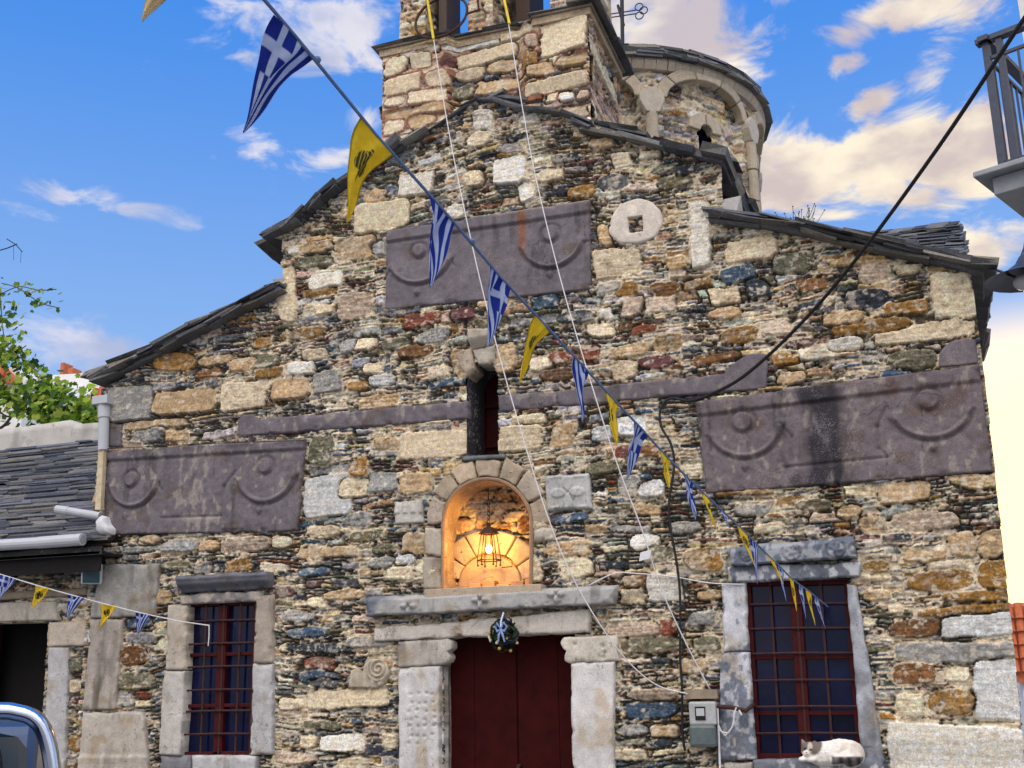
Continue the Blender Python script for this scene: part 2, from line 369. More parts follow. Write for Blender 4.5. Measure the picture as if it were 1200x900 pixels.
        cols.append(tuple(c)); offs.append(rnd.uniform(.020, .034)*relief); rnds.append(.9); cent.append((cx, cy)); smo.append((.42 if w*h > .10 else .6 if big else .85)*rough)
        sub = lab[sl_]; sub[ins] = len(cols)-1
    nsp = len(cnt0)
    cnt = np.bincount(lab.ravel(), minlength=len(cols))
    kill = np.zeros(len(cols), bool); kill[:nsp] = (cnt[:nsp] < .22*cnt0)
    lab[kill[lab]] = 0
    # distance to joints
    bd = np.zeros(lab.shape, bool)
    d = lab[:, 1:] != lab[:, :-1]; bd[:, 1:] |= d; bd[:, :-1] |= d
    d = lab[1:] != lab[:-1]; bd[1:] |= d; bd[:-1] |= d
    bd |= lab == 0
    Dm = np.where(bd, .35*step, 9.).astype(np.float32)
    for _ in range(7):
        for ax in (0, 1):
            a = Dm.copy()
            if ax: a[:, 1:] = np.minimum(a[:, 1:], Dm[:, :-1]+step); a[:, :-1] = np.minimum(a[:, :-1], Dm[:, 1:]+step)
            else: a[1:] = np.minimum(a[1:], Dm[:-1]+step); a[:-1] = np.minimum(a[:-1], Dm[1:]+step)
            Dm = a
    sm_ = np.array(smo)[lab]; cols = np.array(cols); offs = np.array(offs); rnds = np.array(rnds); cent = np.array(cent)
    n1 = fbm(U*5, V*5, seed+11, 3); n2 = fbm(U*22, V*30, seed+12, 3); n3 = fbm(U*60, V*70, seed+13, 2)
    bed = fbm(U*5+lab*1.7, V*85, seed+14, 3); frac = np.abs(fbm(U*13+lab*2.3, V*20, seed+15, 4))
    mw = .0025+.009*np.clip(n1+.12, 0, 1)
    pr = np.clip((Dm-mw)/(.006+.007*rnds[lab]*(offs[lab]/.03)), 0, 1); pr = np.sqrt(1-(1-pr)**2)
    tu = nr.normal(0, .10, len(cols))[lab]*(U-cent[lab, 0]); tv = nr.normal(-.05, .16, len(cols))[lab]*(V-cent[lab, 1])
    fill = sstep(n1+.6*n2+.3*n3, -.14, .06)              # where the joint is still full of mortar
    mh = -.022+.034*fill+.012*n2+.006*n3
    H = mh*(1-pr)+pr*(offs[lab]+np.clip(tu, -.014, .014)+np.clip(tv, -.016, .016)+(.014*n2+.009*n3+.010*bed-.020*np.clip(.10-frac, 0, 1))*relief*sm_**1.5)
    ca = cols[lab]
    # mineral patches and bedding inside stones, lime crust and lichen, mortar smears
    k1 = (sstep(fbm(U*14+lab*3.1, V*24, seed+21, 3), .02, .16)*sm_)[..., None]*.6
    alt = cols[(lab*7+13) % len(cols)]
    ca = ca*(1-k1*.5)+alt*k1*.5
    ca = ca*np.clip(1.06+(.75*n2+.9*n3+.85*bed)*sm_, .25, 2.2)[..., None]
    ca = ca*(1-.40*(sstep(-frac, -.05, -.01)*sm_)[..., None])
    lime = sstep(fbm(U*24+lab*1.3, V*34, seed+24, 4)+.10*(nr.random(len(cols))[lab]-.6), .10, .20)[..., None]*.62
    ca = ca*(1-lime)+np.array((.60, .55, .46))*lime
    lich = sstep(fbm(U*7, V*9, seed+22, 4)+.25*n3, .13, .26)[..., None]*.40*sstep(fbm(U*.9, V*.9, seed+23, 2), -.2, .2)[..., None]
    ca = ca*(1-lich)+np.array((.56, .51, .42))*lich
    mcol = np.array(mort)*(1+.9*n1[..., None]+.9*n2[..., None]+.9*n3[..., None])
    mcol = mcol*(.36+.70*fill[..., None])
    pk = sstep(pr, .12, .6)[..., None]
    ca = np.clip(mcol*(1-pk)+ca*pk, .012, .85)
    lu = ca.mean(-1, keepdims=True); ca = lu+(ca-lu)*1.08; ca = np.clip(.27*(np.clip(ca, .01, 1)/.27)**1.13, .012, .74)
    return U, V, H, ca, lab

# ------------------------------------------------------------------ carved and dressed pieces
def panel(name, quad, y0, depth, mat, parent, color, step=.012, edge=.012, surf=.004, rag=.006, relief=None, stain=None, seed=1, label=None, cvar=.16):
    """dressed slab with its front at Y = y0: corners TL TR BR BL, worn edges, optional carved relief(X, Z, S, T)"""
    tl, tr, br, bl = [P(p[0], p[1], y0) for p in quad]
    wd = max(np.linalg.norm(tr-tl), np.linalg.norm(br-bl)); hg = max(np.linalg.norm(tl-bl), np.linalg.norm(tr-br))
    nu = max(4, int(wd/step)+1); nv = max(4, int(hg/step)+1)
    Sg, Tg = np.meshgrid(np.linspace(0, 1, nu), np.linspace(0, 1, nv))           # T up
    p = (bl[None, None]*((1-Sg)*(1-Tg))[..., None]+br*(Sg*(1-Tg))[..., None]+tl*((1-Sg)*Tg)[..., None]+tr*(Sg*Tg)[..., None])
    X = p[..., 0].copy(); Z = p[..., 2].copy()
    dd = np.minimum(np.minimum(Sg, 1-Sg)*wd, np.minimum(Tg, 1-Tg)*hg)
    ew = np.clip(1-dd/.05, 0, 1)
    X += rag*2*ew*fbm(X*9+seed, Z*9, seed, 3); Z += rag*2*ew*fbm(X*9+seed*2, Z*9+5, seed+3, 3)
    e = np.clip(dd/edge, 0, 1); H = -edge*(1-np.sqrt(1-(1-e)**2))
    chip = sstep(fbm(X*12, Z*12, seed+9, 3), .06, .22)*np.clip(1-dd/.035, 0, 1)*(rag*2.6)
    H += surf*2*fbm(X*6, Z*6, seed+5, 4)+surf*.8*fbm(X*30, Z*30, seed+8, 3)-chip
    if relief is not None: H += relief(X, Z, Sg, Tg)
    co = np.stack([X, y0-H, Z], -1).reshape(-1, 3)
    n1 = fbm(X*4, Z*4, seed+6, 4)[..., None]; n2 = fbm(X*25, Z*25, seed+7, 3)[..., None]
    ca = np.array(color)*(1+cvar*2*n1+cvar*1.2*n2)
    dr = sstep(fbm(X*16+seed, Z*2.2, seed+15, 4), .03, .22)*sstep(fbm(X*3, Z*3+seed, seed+16, 3), -.15, .2); gr = sstep(fbm(X*7, Z*7, seed+17, 4), .08, .28)
    ca = ca*(1-.38*dr[..., None])*(1-.30*gr[..., None]*np.array((.6, .9, 1.3)))
    crack = np.abs(fbm(X*2.6+seed*1.3, Z*2.2, seed+18, 4)); ca = ca*(1-.5*sstep(-crack, -.006, -.001)*(sstep(fbm(X*1.5, Z*1.5, seed+19, 2), 0, .1)))[..., None]
    ca = ca*(1-.35*sstep(-dd, -.012, -.002)*sstep(fbm(X*20, Z*20, seed+20, 2), -.1, .1))[..., None]
    if stain is not None: ca = stain(X, Z, Sg, Tg, ca)
    ca = np.clip(ca, .008, .85).reshape(-1, 3)
    q = grid_quads(nv, nu); idx = np.arange(nv*nu).reshape(nv, nu)
    ring = np.concatenate([idx[0, :], idx[1:, -1], idx[-1, -2::-1], idx[-2:0:-1, 0]])
    bk = co[ring].copy(); bk[:, 1] = y0+depth
    n = len(ring); b0 = nv*nu; k = np.arange(n); k2 = (k+1) % n
    sk = np.stack([ring[k2], ring[k], b0+k, b0+k2], -1)
    o = mesh_arrays(name, np.vstack([co, bk]), np.vstack([q, sk]), np.vstack([ca, ca[ring]*.9]), mat, parent)
    if label: o['label'] = label
    return o
def blob(name, out, y0, depth, mat, parent, color, edge=.012, dome=0.0, surf=.004, smooth=True, relief=None, seed=1, px=True, rag=.004, label=None, nr=7):
    """stone of any star-shaped outline; out = outline, in picture coordinates on the plane y0 (px) or as X, Z"""
    pts = np.array([P(a, b, y0)[[0, 2]] for a, b in out] if px else out, float)
    m = 72 if smooth else max(len(pts)*8, 32); k = len(pts)
    seg = np.linalg.norm(np.roll(pts, -1, 0)-pts, axis=1); cum = np.concatenate([[0], np.cumsum(seg)])
    if not smooth:   # keep the corners
        per = max(3, int(round(m/k))); rs = np.concatenate([pts[i]+(pts[(i+1) % k]-pts[i])*np.linspace(0, 1, per, endpoint=False)[:, None] for i in range(k)])
    else:
        t = np.linspace(0, cum[-1], m, endpoint=False); pp = np.vstack([pts, pts[:1]])
        rs = np.stack([np.interp(t, cum, pp[:, 0]), np.interp(t, cum, pp[:, 1])], -1)
        for _ in range(2): rs = .5*rs+.25*np.roll(rs, 1, 0)+.25*np.roll(rs, -1, 0)
    c = rs.mean(0); rs = rs+rag*2*np.stack([fbm(rs[:, 0]*14, rs[:, 1]*14+seed, seed, 2), fbm(rs[:, 0]*14+9, rs[:, 1]*14, seed+1, 2)], -1)
    m = len(rs); avg = np.linalg.norm(rs-c, axis=1).mean(); rr = np.concatenate([np.linspace(.004, 1-1.6*edge/avg, nr), [1-.9*edge/avg, 1-.35*edge/avg, 1.0]])
    X = c[0]+(rs[:, 0]-c[0])[None]*rr[:, None]; Z = c[1]+(rs[:, 1]-c[1])[None]*rr[:, None]
    dd = (1-rr)*avg; e = np.clip(dd/edge, 0, 1); H = (-edge*(1-np.sqrt(1-(1-e)**2)))[:, None]+dome*(1-rr[:, None]**2)+surf*2*fbm(X*8, Z*8, seed+5, 4)
    if relief is not None: H = H+relief(X, Z, c, rr[:, None])
    co = np.stack([X, y0-H, Z], -1).reshape(-1, 3); R_ = len(rr)
    n1 = fbm(X*5, Z*5, seed+6, 4)[..., None]; ca = np.clip(np.array(color)*(1+.35*n1+.25*fbm(X*30, Z*30, seed+7, 2)[..., None]), .01, .85).reshape(-1, 3)
    idx = np.arange(R_*m).reshape(R_, m); a = idx[:-1]; b = idx[1:]
    q = np.stack([a, np.roll(a, -1, 1), np.roll(b, -1, 1), b], -1).reshape(-1, 4)[:, ::-1]
    bk = co[idx[-1]].copy(); bk[:, 1] = y0+depth; b0 = len(co); kk = np.arange(m)
    sk = np.stack([idx[-1], np.roll(idx[-1], -1), b0+np.roll(kk, -1), b0+kk], -1)[:, ::-1]
    cen = np.array([[c[0], co[:m, 1].mean(), c[1]]]); b1 = b0+m
    cap = np.stack([np.full(m//2, b1), idx[0][0::2][:m//2], idx[0][1::2][:m//2], np.roll(idx[0], -2)[0::2][:m//2]], -1)[:, ::-1]
    o = mesh_arrays(name, np.vstack([co, bk, cen]), np.vstack([q, sk, cap]), np.vstack([ca, ca[-m:]*.9, ca[:1]]), mat, parent)
    if label: o['label'] = label
    return o
def px_specials(txt, y=0.0):
    out = []
    for ln in txt.strip().split(';'):
        f = ln.split()
        if len(f) < 5: continue
        x0, x1, y0, y1 = map(float, f[:4]); cx = (x0+x1)/2; cy = (y0+y1)/2
        c = P(cx, cy, y); w = P(x1, cy, y)[0]-P(x0, cy, y)[0]; h = P(cx, y0, y)[2]-P(cx, y1, y)[2]
        out.append((c[0], c[2], w, h, f[4]))
    return out
def pl(*pts, y=0.0): return [tuple(P(a, b, y)[[0, 2]]) for a, b in pts]

# ================================================================== the ground
g = MB(); g.aabb((-900, -900, -.5), (900, 900, 0)); go = g.build('ground', M['asphalt']); tag(go, kind='structure')
# ================================================================== the church
church = empty('church', P(600, 900, 0.3)*np.array([1, 1, 0]))
tag(church, 'rubble stone church with carved slabs, slate gables, bell tower and domed drum', 'church')
SP = """128 178 452 495 G;180 253 457 486 T;260 312 448 481 C;318 363 444 469 T;367 402 434 462 G;337 370 423 440 W;353 384 409 424 C;363 402 319 338 W;298 321 395 409 O;182 230 413 437 O;
230 261 432 444 B;233 274 416 429 T;300 334 429 446 O;327 384 384 399 O;370 394 357 370 T;287 328 414 433 V;270 300 419 436 T;357 414 556 607 L;362 392 510 546 V;143 218 492 504 T;195 223 504 519 T;157 194 503 518 G;
468 548 505 539 C;584 636 499 530 C;430 468 552 578 G;468 507 554 579 T;412 434 536 560 O;440 469 512 529 T;645 676 496 525 T;530 551 409 443 T;581 606 402 438 T;473 519 366 384 R;527 558 359 378 M;467 511 404 421 B;
427 451 424 441 C;447 481 396 411 V;488 528 384 404 G;400 418 396 416 G;417 444 396 413 C;407 439 446 458 O;433 464 439 454 L;503 529 429 444 C;687 721 377 398 C;653 698 364 381 D;702 719 361 374 W;727 754 349 373 P;755 793 346 368 P;
720 749 331 348 O;760 801 331 348 B;695 753 292 326 C;765 801 391 413 T;713 763 402 421 T;747 791 416 434 M;645 678 411 429 R;677 704 404 424 R;717 748 422 446 C;620 646 417 438 C;633 674 431 448 B;738 771 381 393 R;
687 731 539 556 V;720 738 521 538 R;720 759 486 514 L;693 718 499 518 L;600 641 484 499 C;723 754 556 584 G;747 781 562 584 L;
843 886 311 333 U;873 904 326 352 D;830 868 337 358 C;1005 1041 309 334 P;1048 1081 309 324 C;990 1048 339 364 D;1037 1088 352 369 O;1090 1143 319 376 C;1022 1144 378 401 C;973 1068 372 392 O;962 1014 364 381 T;
892 929 376 394 P;843 891 382 404 O;807 869 414 428 B;903 938 414 429 O;1040 1098 409 433 V;970 1011 396 413 W;920 958 396 409 M;910 944 434 451 T;800 836 326 341 O;933 971 324 344 B;850 913 280 308 C;905 950 296 322 V;
1028 1091 564 591 T;1112 1170 553 574 T;1043 1124 598 623 P;1110 1143 623 655 T;1144 1179 620 655 T;1058 1108 642 661 T;1087 1142 656 669 C;1062 1143 667 694 O;1145 1184 655 693 O;1103 1186 692 707 O;1073 1188 708 723 O;
1038 1103 725 748 B;1102 1190 719 747 L;1047 1196 752 778 G;1140 1202 772 844 L;1045 1096 777 803 B;1087 1141 807 838 O;1047 1083 812 843 C;1038 1203 847 915 W;1107 1138 781 801 C;1008 1041 604 626 T;882 919 612 626 C;
800 848 642 671 O;1010 1046 657 673 O;1010 1046 691 705 T;997 1044 673 683 C;1040 1058 708 721 C;1044 1110 905 960 T;
360 456 808 831 C;472 514 622 651 T;490 516 651 674 C;618 651 607 636 C;619 636 654 683 C;637 694 634 653 T;655 696 652 679 C;683 713 614 626 T;737 774 624 646 W;727 756 688 709 C;758 801 672 706 W;730 758 673 689 B;
712 773 728 748 P;772 794 724 746 R;727 798 746 766 V;732 796 821 843 U;733 794 805 822 P;722 761 849 863 G;762 798 847 866 T;720 758 877 893 C;757 786 866 878 D;377 429 859 881 W;450 466 859 878 C;395 434 886 905 C;
432 463 652 666 G;463 488 649 665 L;453 486 664 681 C;463 496 586 614 W;435 469 637 649 V;
258 319 629 648 P;232 259 631 648 T;163 191 626 638 T;190 233 632 648 G;267 296 654 671 O;250 268 659 672 D;227 249 659 673 G;305 338 659 673 C;319 343 627 643 C;350 389 664 676 U;190 228 657 668 V;183 203 692 709 T;313 348 686 702 M;
335 386 734 749 U;328 359 752 764 C;360 386 699 714 C;357 394 769 786 R;350 398 784 804 U;138 183 787 809 V;137 158 812 829 G;160 179 809 819 R;327 359 817 834 C;353 401 844 856 V;352 373 861 878 C;322 373 881 896 P;143 174 756 781 B;
75 96 857 881 O;577 618 184 218 W;607 629 212 239 W;630 662 199 214 C;467 509 204 231 W;415 481 237 271 C;428 453 222 239 T;553 579 129 158 W;547 576 154 174 C;610 632 133 149 W;523 546 239 256 W;395 441 278 306 T;693 721 161 176 T;
717 741 179 198 C;748 776 176 188 C;647 674 216 229 D;665 698 217 234 O;593 621 156 166 D;585 614 169 181 G;647 684 179 193 D;543 568 199 221 C;437 473 282 300 G;396 438 342 375 P;368 393 356 370 C;336 352 289 300 W;
808 834 237 316 W;326 348 312 379 C;770 812 205 222 V;790 833 190 206 D;700 738 205 225 S;698 728 330 345 G;345 392 300 316 V;352 392 283 297 T;700 716 262 292 T;780 806 300 318 T;560 600 350 362 T;830 870 360 376 T;
640 690 600 614 U;752 790 640 660 V;700 735 655 668 D;815 850 690 704 T;805 840 715 735 G;812 846 745 765 V;795 830 770 790 T;740 775 590 606 T;783 820 610 626 G;860 905 590 606 G;930 975 585 600 V;980 1012 590 608 T;418 450 690 706 G;
350 420 640 655 T;360 400 615 632 C;404 436 600 618 G;410 455 622 636 V;398 432 560 585 C;380 430 690 704 T;330 372 716 730 G;336 420 752 766 D;405 460 745 760 G;430 462 770 790 T;362 400 795 806 S;150 185 740 756 G;148 180 722 737 U;
240 285 590 604 G"""
FO = pl((121, 455), (326, 346), (331, 345), (331, 282), (316, 279), (408, 211), (468, 171), (557, 116), (613, 128), (650, 131), (735, 160), (800, 175), (846, 188), (848, 258), (905, 266), (1000, 284), (1146, 314), (1147, 370), (1187, 745), (1206, 940))
xr0 = FO[-1][0]; xl0 = P(90, 900)[0]
FO += [(xr0+.01, 0.0), (xl0, 0.0)]
SLIT = [(548, 533), (548, 447), (551, 432), (560, 425), (570, 424), (579, 429), (584, 442), (585, 533)]
NICHE = [(519, 690), (520, 622)]+[(571+51*math.cos(a), 617-53*math.sin(a)) for a in np.linspace(math.pi, 0, 17)]+[(622, 622), (622, 690)]
DOOR = [(521, 960), (521, 742), (672, 742), (672, 960)]
WINL = [(217, 706), (301, 703), (294, 886), (209, 887)]
WINR = [(873, 680), (994, 678), (1011, 890), (885, 890)]
holes = [pl(*h) for h in (SLIT, NICHE, WINL, WINR)]
dz = pl(*DOOR); holes.append([(dz[1][0], 0), dz[1], dz[2], (dz[2][0], 0)])
def wallsheet(name, U, V, H, ca, y0, keep, parent, mat):
    co = np.stack([U, y0-H, V], -1).reshape(-1, 3); fm = keep[:-1, :-1] & keep[1:, :-1] & keep[:-1, 1:] & keep[1:, 1:]
    q = grid_quads(U.shape[0], U.shape[1], fm); used = np.unique(q); mp_ = np.full(len(co), -1); mp_[used] = np.arange(len(used))
    return mesh_arrays(name, co[used], mp_[q], ca.reshape(-1, 3)[used], mat, parent)
U, V, H, ca, lab = masonry(xl0-.12, xr0+.05, 0.35, 6.2, .006, 7, px_specials(SP), .88)
# soot and damp runs that the wall itself carries
run = P(968, 520)
dst = sstep(-np.abs(U-run[0]-.05*fbm(V*3, U*0, 5, 2)), -.10, -.02)*sstep(V, 2.4, 2.9)*sstep(-V, -4.1, -3.6)*.55
ca = ca*(1-dst[..., None]*.75)
keep = inpoly(U, V, FO)
for h in holes: keep &= ~inpoly(U, V, h)
CUT = [[(453, 271), (691, 234), (692, 339), (450, 363)], [(124, 529), (358, 514), (348, 622), (120, 627)], [(815, 471), (1148, 427), (1164, 552), (827, 579)], [(279, 492), (548, 470), (548, 491), (281, 511)], [(584, 464), (862, 436), (862, 458), (584, 482)], [(638, 557), (690, 554), (694, 596), (640, 599)], [(118, 661), (186, 660), (180, 722), (104, 724)], [(105, 726), (143, 725), (134, 832), (96, 833)], [(96, 835), (166, 834), (178, 925), (88, 925)],
       [(426, 699), (722, 684), (718, 707), (428, 722)], [(437, 736), (691, 714), (690, 741), (437, 751)], [(465, 752), (524, 749), (523, 935), (467, 935)], [(664, 746), (722, 744), (718, 935), (671, 935)], [(190, 700), (219, 700), (211, 886), (185, 885)], [(298, 699), (320, 697), (318, 885), (292, 886)], [(206, 677), (312, 669), (306, 706), (208, 708)], [(845, 684), (875, 682), (886, 891), (840, 893)], [(992, 680), (1004, 685), (1036, 893), (1010, 894)], [(852, 640), (1002, 627), (1007, 676), (853, 682)], [(848, 891), (1034, 888), (1036, 930), (848, 930)]]
for cq in CUT: H = np.where(inpoly(U, V, pl(*cq)), np.minimum(H, .005), H)
wallsheet('facade_wall', U, V, H, ca, 0.0, keep, church, M['rubble'])
# side walls, back
def sidewall(name, x, y0_, y1_, z1, seed, sgn):
    U, V, H, ca, lab = masonry(y0_, y1_, 0, z1, .016, seed)
    co = np.stack([x+sgn*H, U, V], -1).reshape(-1, 3)
    mesh_arrays(name, co, grid_quads(*U.shape) if sgn > 0 else grid_quads(*U.shape)[:, ::-1], ca.reshape(-1, 3), M['rubble'], church)
zal = P(112, 452)[2]; zar = P(1146, 314)[2]
sidewall('side_wall', xl0+.02, 0.02, 6.5, zal, 21, -1)
sidewall('side_wall', P(1187, 745)[0]-.02, 0.02, 6.5, zar-.05, 22, 1)
b = MB(); b.aabb((xl0+.1, .75, 0), (xr0-.12, 6.5, 3.7), COL['G']); b.aabb((P(331, 300)[0]+.03, .75, 3.6), (P(846, 190)[0]-.03, 6.5, 5.1), COL['G']); b.build('inner_walls', M['rubble'], church)

# --- purple volcanic relief slabs
PUR = (.150, .133, .148)
def mkrelief(discs, arcs, pend, lines, mould):
    """all positions in picture coordinates on the slab's face"""
    def f(X, Z, Sg, Tg):
        h = np.zeros(X.shape)
        if mould: h += .016*sstep(Tg, 1-mould, 1-mould+.035)-.008*np.exp(-((Tg-(1-mould))/.02)**2)
        for (px, py, r) in discs:
            c = P(px, py, -.03); d = np.hypot(X-c[0], Z-c[2]); h += .020*sstep(-d, -r*1.05, -r*.80)-.014*np.exp(-((d-r*1.2)/.014)**2)
        for (p0, p1, p2, wd) in arcs:
            a, b2, c = [P(*p, -.03)[[0, 2]] for p in (p0, p1, p2)]
            dd = 2*(a[0]*(b2[1]-c[1])+b2[0]*(c[1]-a[1])+c[0]*(a[1]-b2[1]))
            ux = ((a@a)*(b2[1]-c[1])+(b2@b2)*(c[1]-a[1])+(c@c)*(a[1]-b2[1]))/dd; uz = ((a@a)*(c[0]-b2[0])+(b2@b2)*(a[0]-c[0])+(c@c)*(b2[0]-a[0]))/dd
            R_ = math.hypot(a[0]-ux, a[1]-uz); d = np.hypot(X-ux, Z-uz)
            line = a[1]+(c[1]-a[1])*(X-a[0])/(c[0]-a[0]); low = sstep(line-Z, -.012, .012)
            h += low*(.019*np.exp(-((d-R_)/(wd*.5))**4)-.018*np.exp(-((d-R_-wd*.85)/.014)**2))
            h -= .006*sstep(-(d-R_+wd*.4), 0, .02)*sstep(Z-line, -.5, .1)*0
            for q in (a, c): h += .012*np.exp(-(((X-q[0])/.02)**2+((Z-q[1])/.03)**2))
        for (px, py) in pend:
            c = P(px, py, -.03); d = np.abs(X-c[0])/.030+np.abs(Z-c[2])/.042; h += .024*sstep(-d, -1, -.5)
        for (p0, p1) in lines:
            a = P(*p0, -.03)[[0, 2]]; b2 = P(*p1, -.03)[[0, 2]]; ab = b2-a; t = np.clip(((X-a[0])*ab[0]+(Z-a[1])*ab[1])/(ab@ab), 0, 1)
            d = np.hypot(X-a[0]-t*ab[0], Z-a[1]-t*ab[1]); h -= .013*np.exp(-(d/.010)**2)
        return h
    return f
def pale(k, x0, x1, seed):
    def f(X, Z, Sg, Tg, ca):
        m = sstep(fbm(X*22, Z*14, seed, 4)+.10*np.exp(-((Sg-.5)/.12)**2)*k, .12, .26)[..., None]*.5
        return ca*(1-m)+np.array((.40, .36, .30))*m
    return f
def rust(X, Z, Sg, Tg, ca):
    c = P(613, 260); d = np.abs(X-c[0]-.01*fbm(Z*6, Z*0, 4, 2)); wv = .018+.014*vnoise(Z*14, Z*0, 5); m = (np.exp(-(d/wv)**2)*sstep(Z, P(613, 312)[2], P(613, 280)[2])*(.55+.5*vnoise(X*60, Z*12, 8))+sstep(-d, -.06, 0)*sstep(fbm(X*9, Z*5, 6, 2), -.15, .2)*.25*sstep(-Tg, -.95, -.1))
    top = sstep(Tg, .955, 1.0)[..., None]*sstep(Sg, .45, .6)[..., None]*.5
    m = np.clip(m, 0, .95)[..., None]; ca = ca*(1-m)+np.array((.26, .095, .035))*m
    return ca*(1-top)+np.array((.40, .32, .22))*top
def soot(X, Z, Sg, Tg, ca):
    c = P(968, 520); d = X-c[0]-.03*fbm(Z*4, Z*0, 8, 2)
    m = sstep(-np.abs(d), -.19, -.04)*1.0*sstep(fbm(X*18, Z*7, 9, 4)+.12, -.25, .12)+sstep(-np.abs(d+.17), -.30, -.05)*.6*sstep(fbm(X*14, Z*9, 19, 4), -.1, .2)
    ca = pale(0.2, 0, 1, 33)(X, Z, Sg, Tg, ca); m = np.clip(m, 0, .9)[..., None]; return ca*(1-m)+np.array((.022, .022, .030))*m
panel('relief_slab', [(453, 271), (691, 234), (692, 339), (450, 363)], -.035, .08, M['trachyte'], church, (.165, .148, .165), .008, .012, .005, .006,
      mkrelief([(491, 294, .055), (645, 274, .062)], [((459, 315), (487, 331), (527, 303), .026), ((613, 291), (643, 312), (681, 283), .026)], [(489, 343), (645, 322)], [((527, 303), (532, 311)), ((453, 322), (459, 314)), ((681, 284), (690, 283))], .16), rust, 3,
      label='smooth purple relief slab with a rust streak')
panel('relief_slab', [(124, 529), (358, 514), (348, 622), (120, 627)], -.04, .09, M['trachyte'], church, PUR, .008, .012, .008, .008,
      mkrelief([(154, 562, .06), (311, 546, .062)], [((131, 569), (149, 592), (184, 565), .030), ((280, 561), (308, 587), (345, 557), .034)], [(148, 604), (305, 598)], [((190, 607), (259, 605)), ((277, 552), (263, 570)), ((263, 570), (259, 604)), ((184, 565), (190, 574))], .13), pale(1.4, 0, 1, 35), 4)
panel('relief_slab', [(815, 471), (1148, 427), (1164, 552), (827, 579)], -.04, .09, M['trachyte'], church, (.160, .134, .145), .008, .012, .008, .008,
      mkrelief([(870, 494, .068), (1087, 468, .068)], [((833, 510), (873, 534), (914, 498), .030), ((1049, 491), (1091, 512), (1136, 479), .030)], [(873, 547), (1094, 524)], [((920, 548), (1040, 536)), ((1038, 478), (1028, 500)), ((1028, 500), (1030, 526)), ((914, 497), (928, 512)), ((928, 512), (927, 540)), ((1030, 526), (1040, 536))], .17), soot, 5,
      label='large purple relief slab with a black water stain')
panel('frieze_beam', [(279, 492), (548, 470), (548, 491), (281, 511)], -.03, .07, M['trachyte'], church, PUR, .01, .012, .006, .01, None, pale(.3, 0, 1, 36), 6)
blob('frieze_scroll', [(279, 511), (278, 492), (284, 486), (294, 485), (302, 490), (312, 495), (312, 508)], -.034, .07, M['trachyte'], church, PUR, smooth=True)
panel('frieze_beam', [(584, 464), (862, 436), (862, 458), (584, 482)], -.03, .07, M['trachyte'], church, PUR, .01, .012, .006, .01, None, pale(.3, 0, 1, 37), 7)
blob('frieze_scroll', [(845, 459), (848, 437), (860, 425), (878, 414), (896, 413), (900, 428), (898, 455)], -.034, .07, M['trachyte'], church, PUR, smooth=True)
blob('frieze_scroll', [(1100, 430), (1101, 413), (1112, 401), (1130, 396), (1143, 397), (1147, 425)], -.034, .07, M['trachyte'], church, (.19, .165, .18), smooth=True)
panel('purple_block', [(124, 498), (142, 497), (142, 523), (123, 524)], -.03, .06, M['trachyte'], church, PUR, .012)

# --- carved white spolia
MAR = (.50, .48, .44)
def hole(X, Z, c, rr):
    q = np.maximum(np.abs(X-P(744, 262, -.05)[0])/.052, np.abs(Z-P(744, 262, -.05)[2])/.058); return -.065*sstep(-q, -1.05, -.9)
blob('pierced_round_stone', [(712, 272), (716, 252), (728, 238), (746, 231), (763, 235), (775, 247), (777, 262), (768, 277), (750, 285), (726, 285)], -.032, .09, M['block'], church, (.64, .58, .50), .016, .006, .008, True, hole, 11, nr=22)
def cross4(c, r, w=.012, dep=.012):
    def f(X, Z, *a):
        x = X-c[0]; z = Z-c[2]; d = np.hypot(x, z); an = np.arctan2(z, x); pet = np.abs(np.cos(2*an))*r
        return dep*sstep(pet-d, 0, .012)*sstep(d, .004, .02)
    return f
def carved(X, Z, Sg, Tg):
    c = P(665, 577, -.04); return cross4(c, .125, dep=.010)(X, Z)+.008*np.exp(-((np.maximum(np.abs(Sg-.5), np.abs(Tg-.5))-.42)/.03)**2)
panel('carved_block', [(638, 557), (690, 554), (694, 596), (640, 599)], -.04, .07, M['block'], church, (.46, .47, .45), .007, .012, .004, .008, carved, None, 12)
def letters(X, Z, Sg, Tg): return .014*(((Sg*3.4) % 1 < .55) & (Tg > .45))-.0
panel('carved_fragment', [(462, 588), (495, 586), (495, 612), (463, 614)], -.035, .06, M['block'], church, (.52, .50, .45), .007, .01, .003, .006, letters, None, 13)
vol = MB(); c0 = P(440, 785, -.05)
bl_ = [(408, 806), (411, 785), (418, 782), (424, 788), (428, 778), (434, 772), (446, 772), (454, 780), (455, 790), (449, 800), (443, 806)]
def spiral(X, Z, c, rr):
    v = P(443, 784, -.05); d = np.hypot(X-v[0], Z-v[2]); an = np.arctan2(Z-v[2], X-v[0]); return .014*np.sin(d*200+an)*sstep(-d, -.09, -.07)+.012*np.sin((X-v[0])*110)*sstep(d, .085, .1)
blob('scroll_fragment', bl_, -.05, .08, M['block'], church, (.50, .44, .35), .014, 0, .004, True, spiral, 14, nr=24)

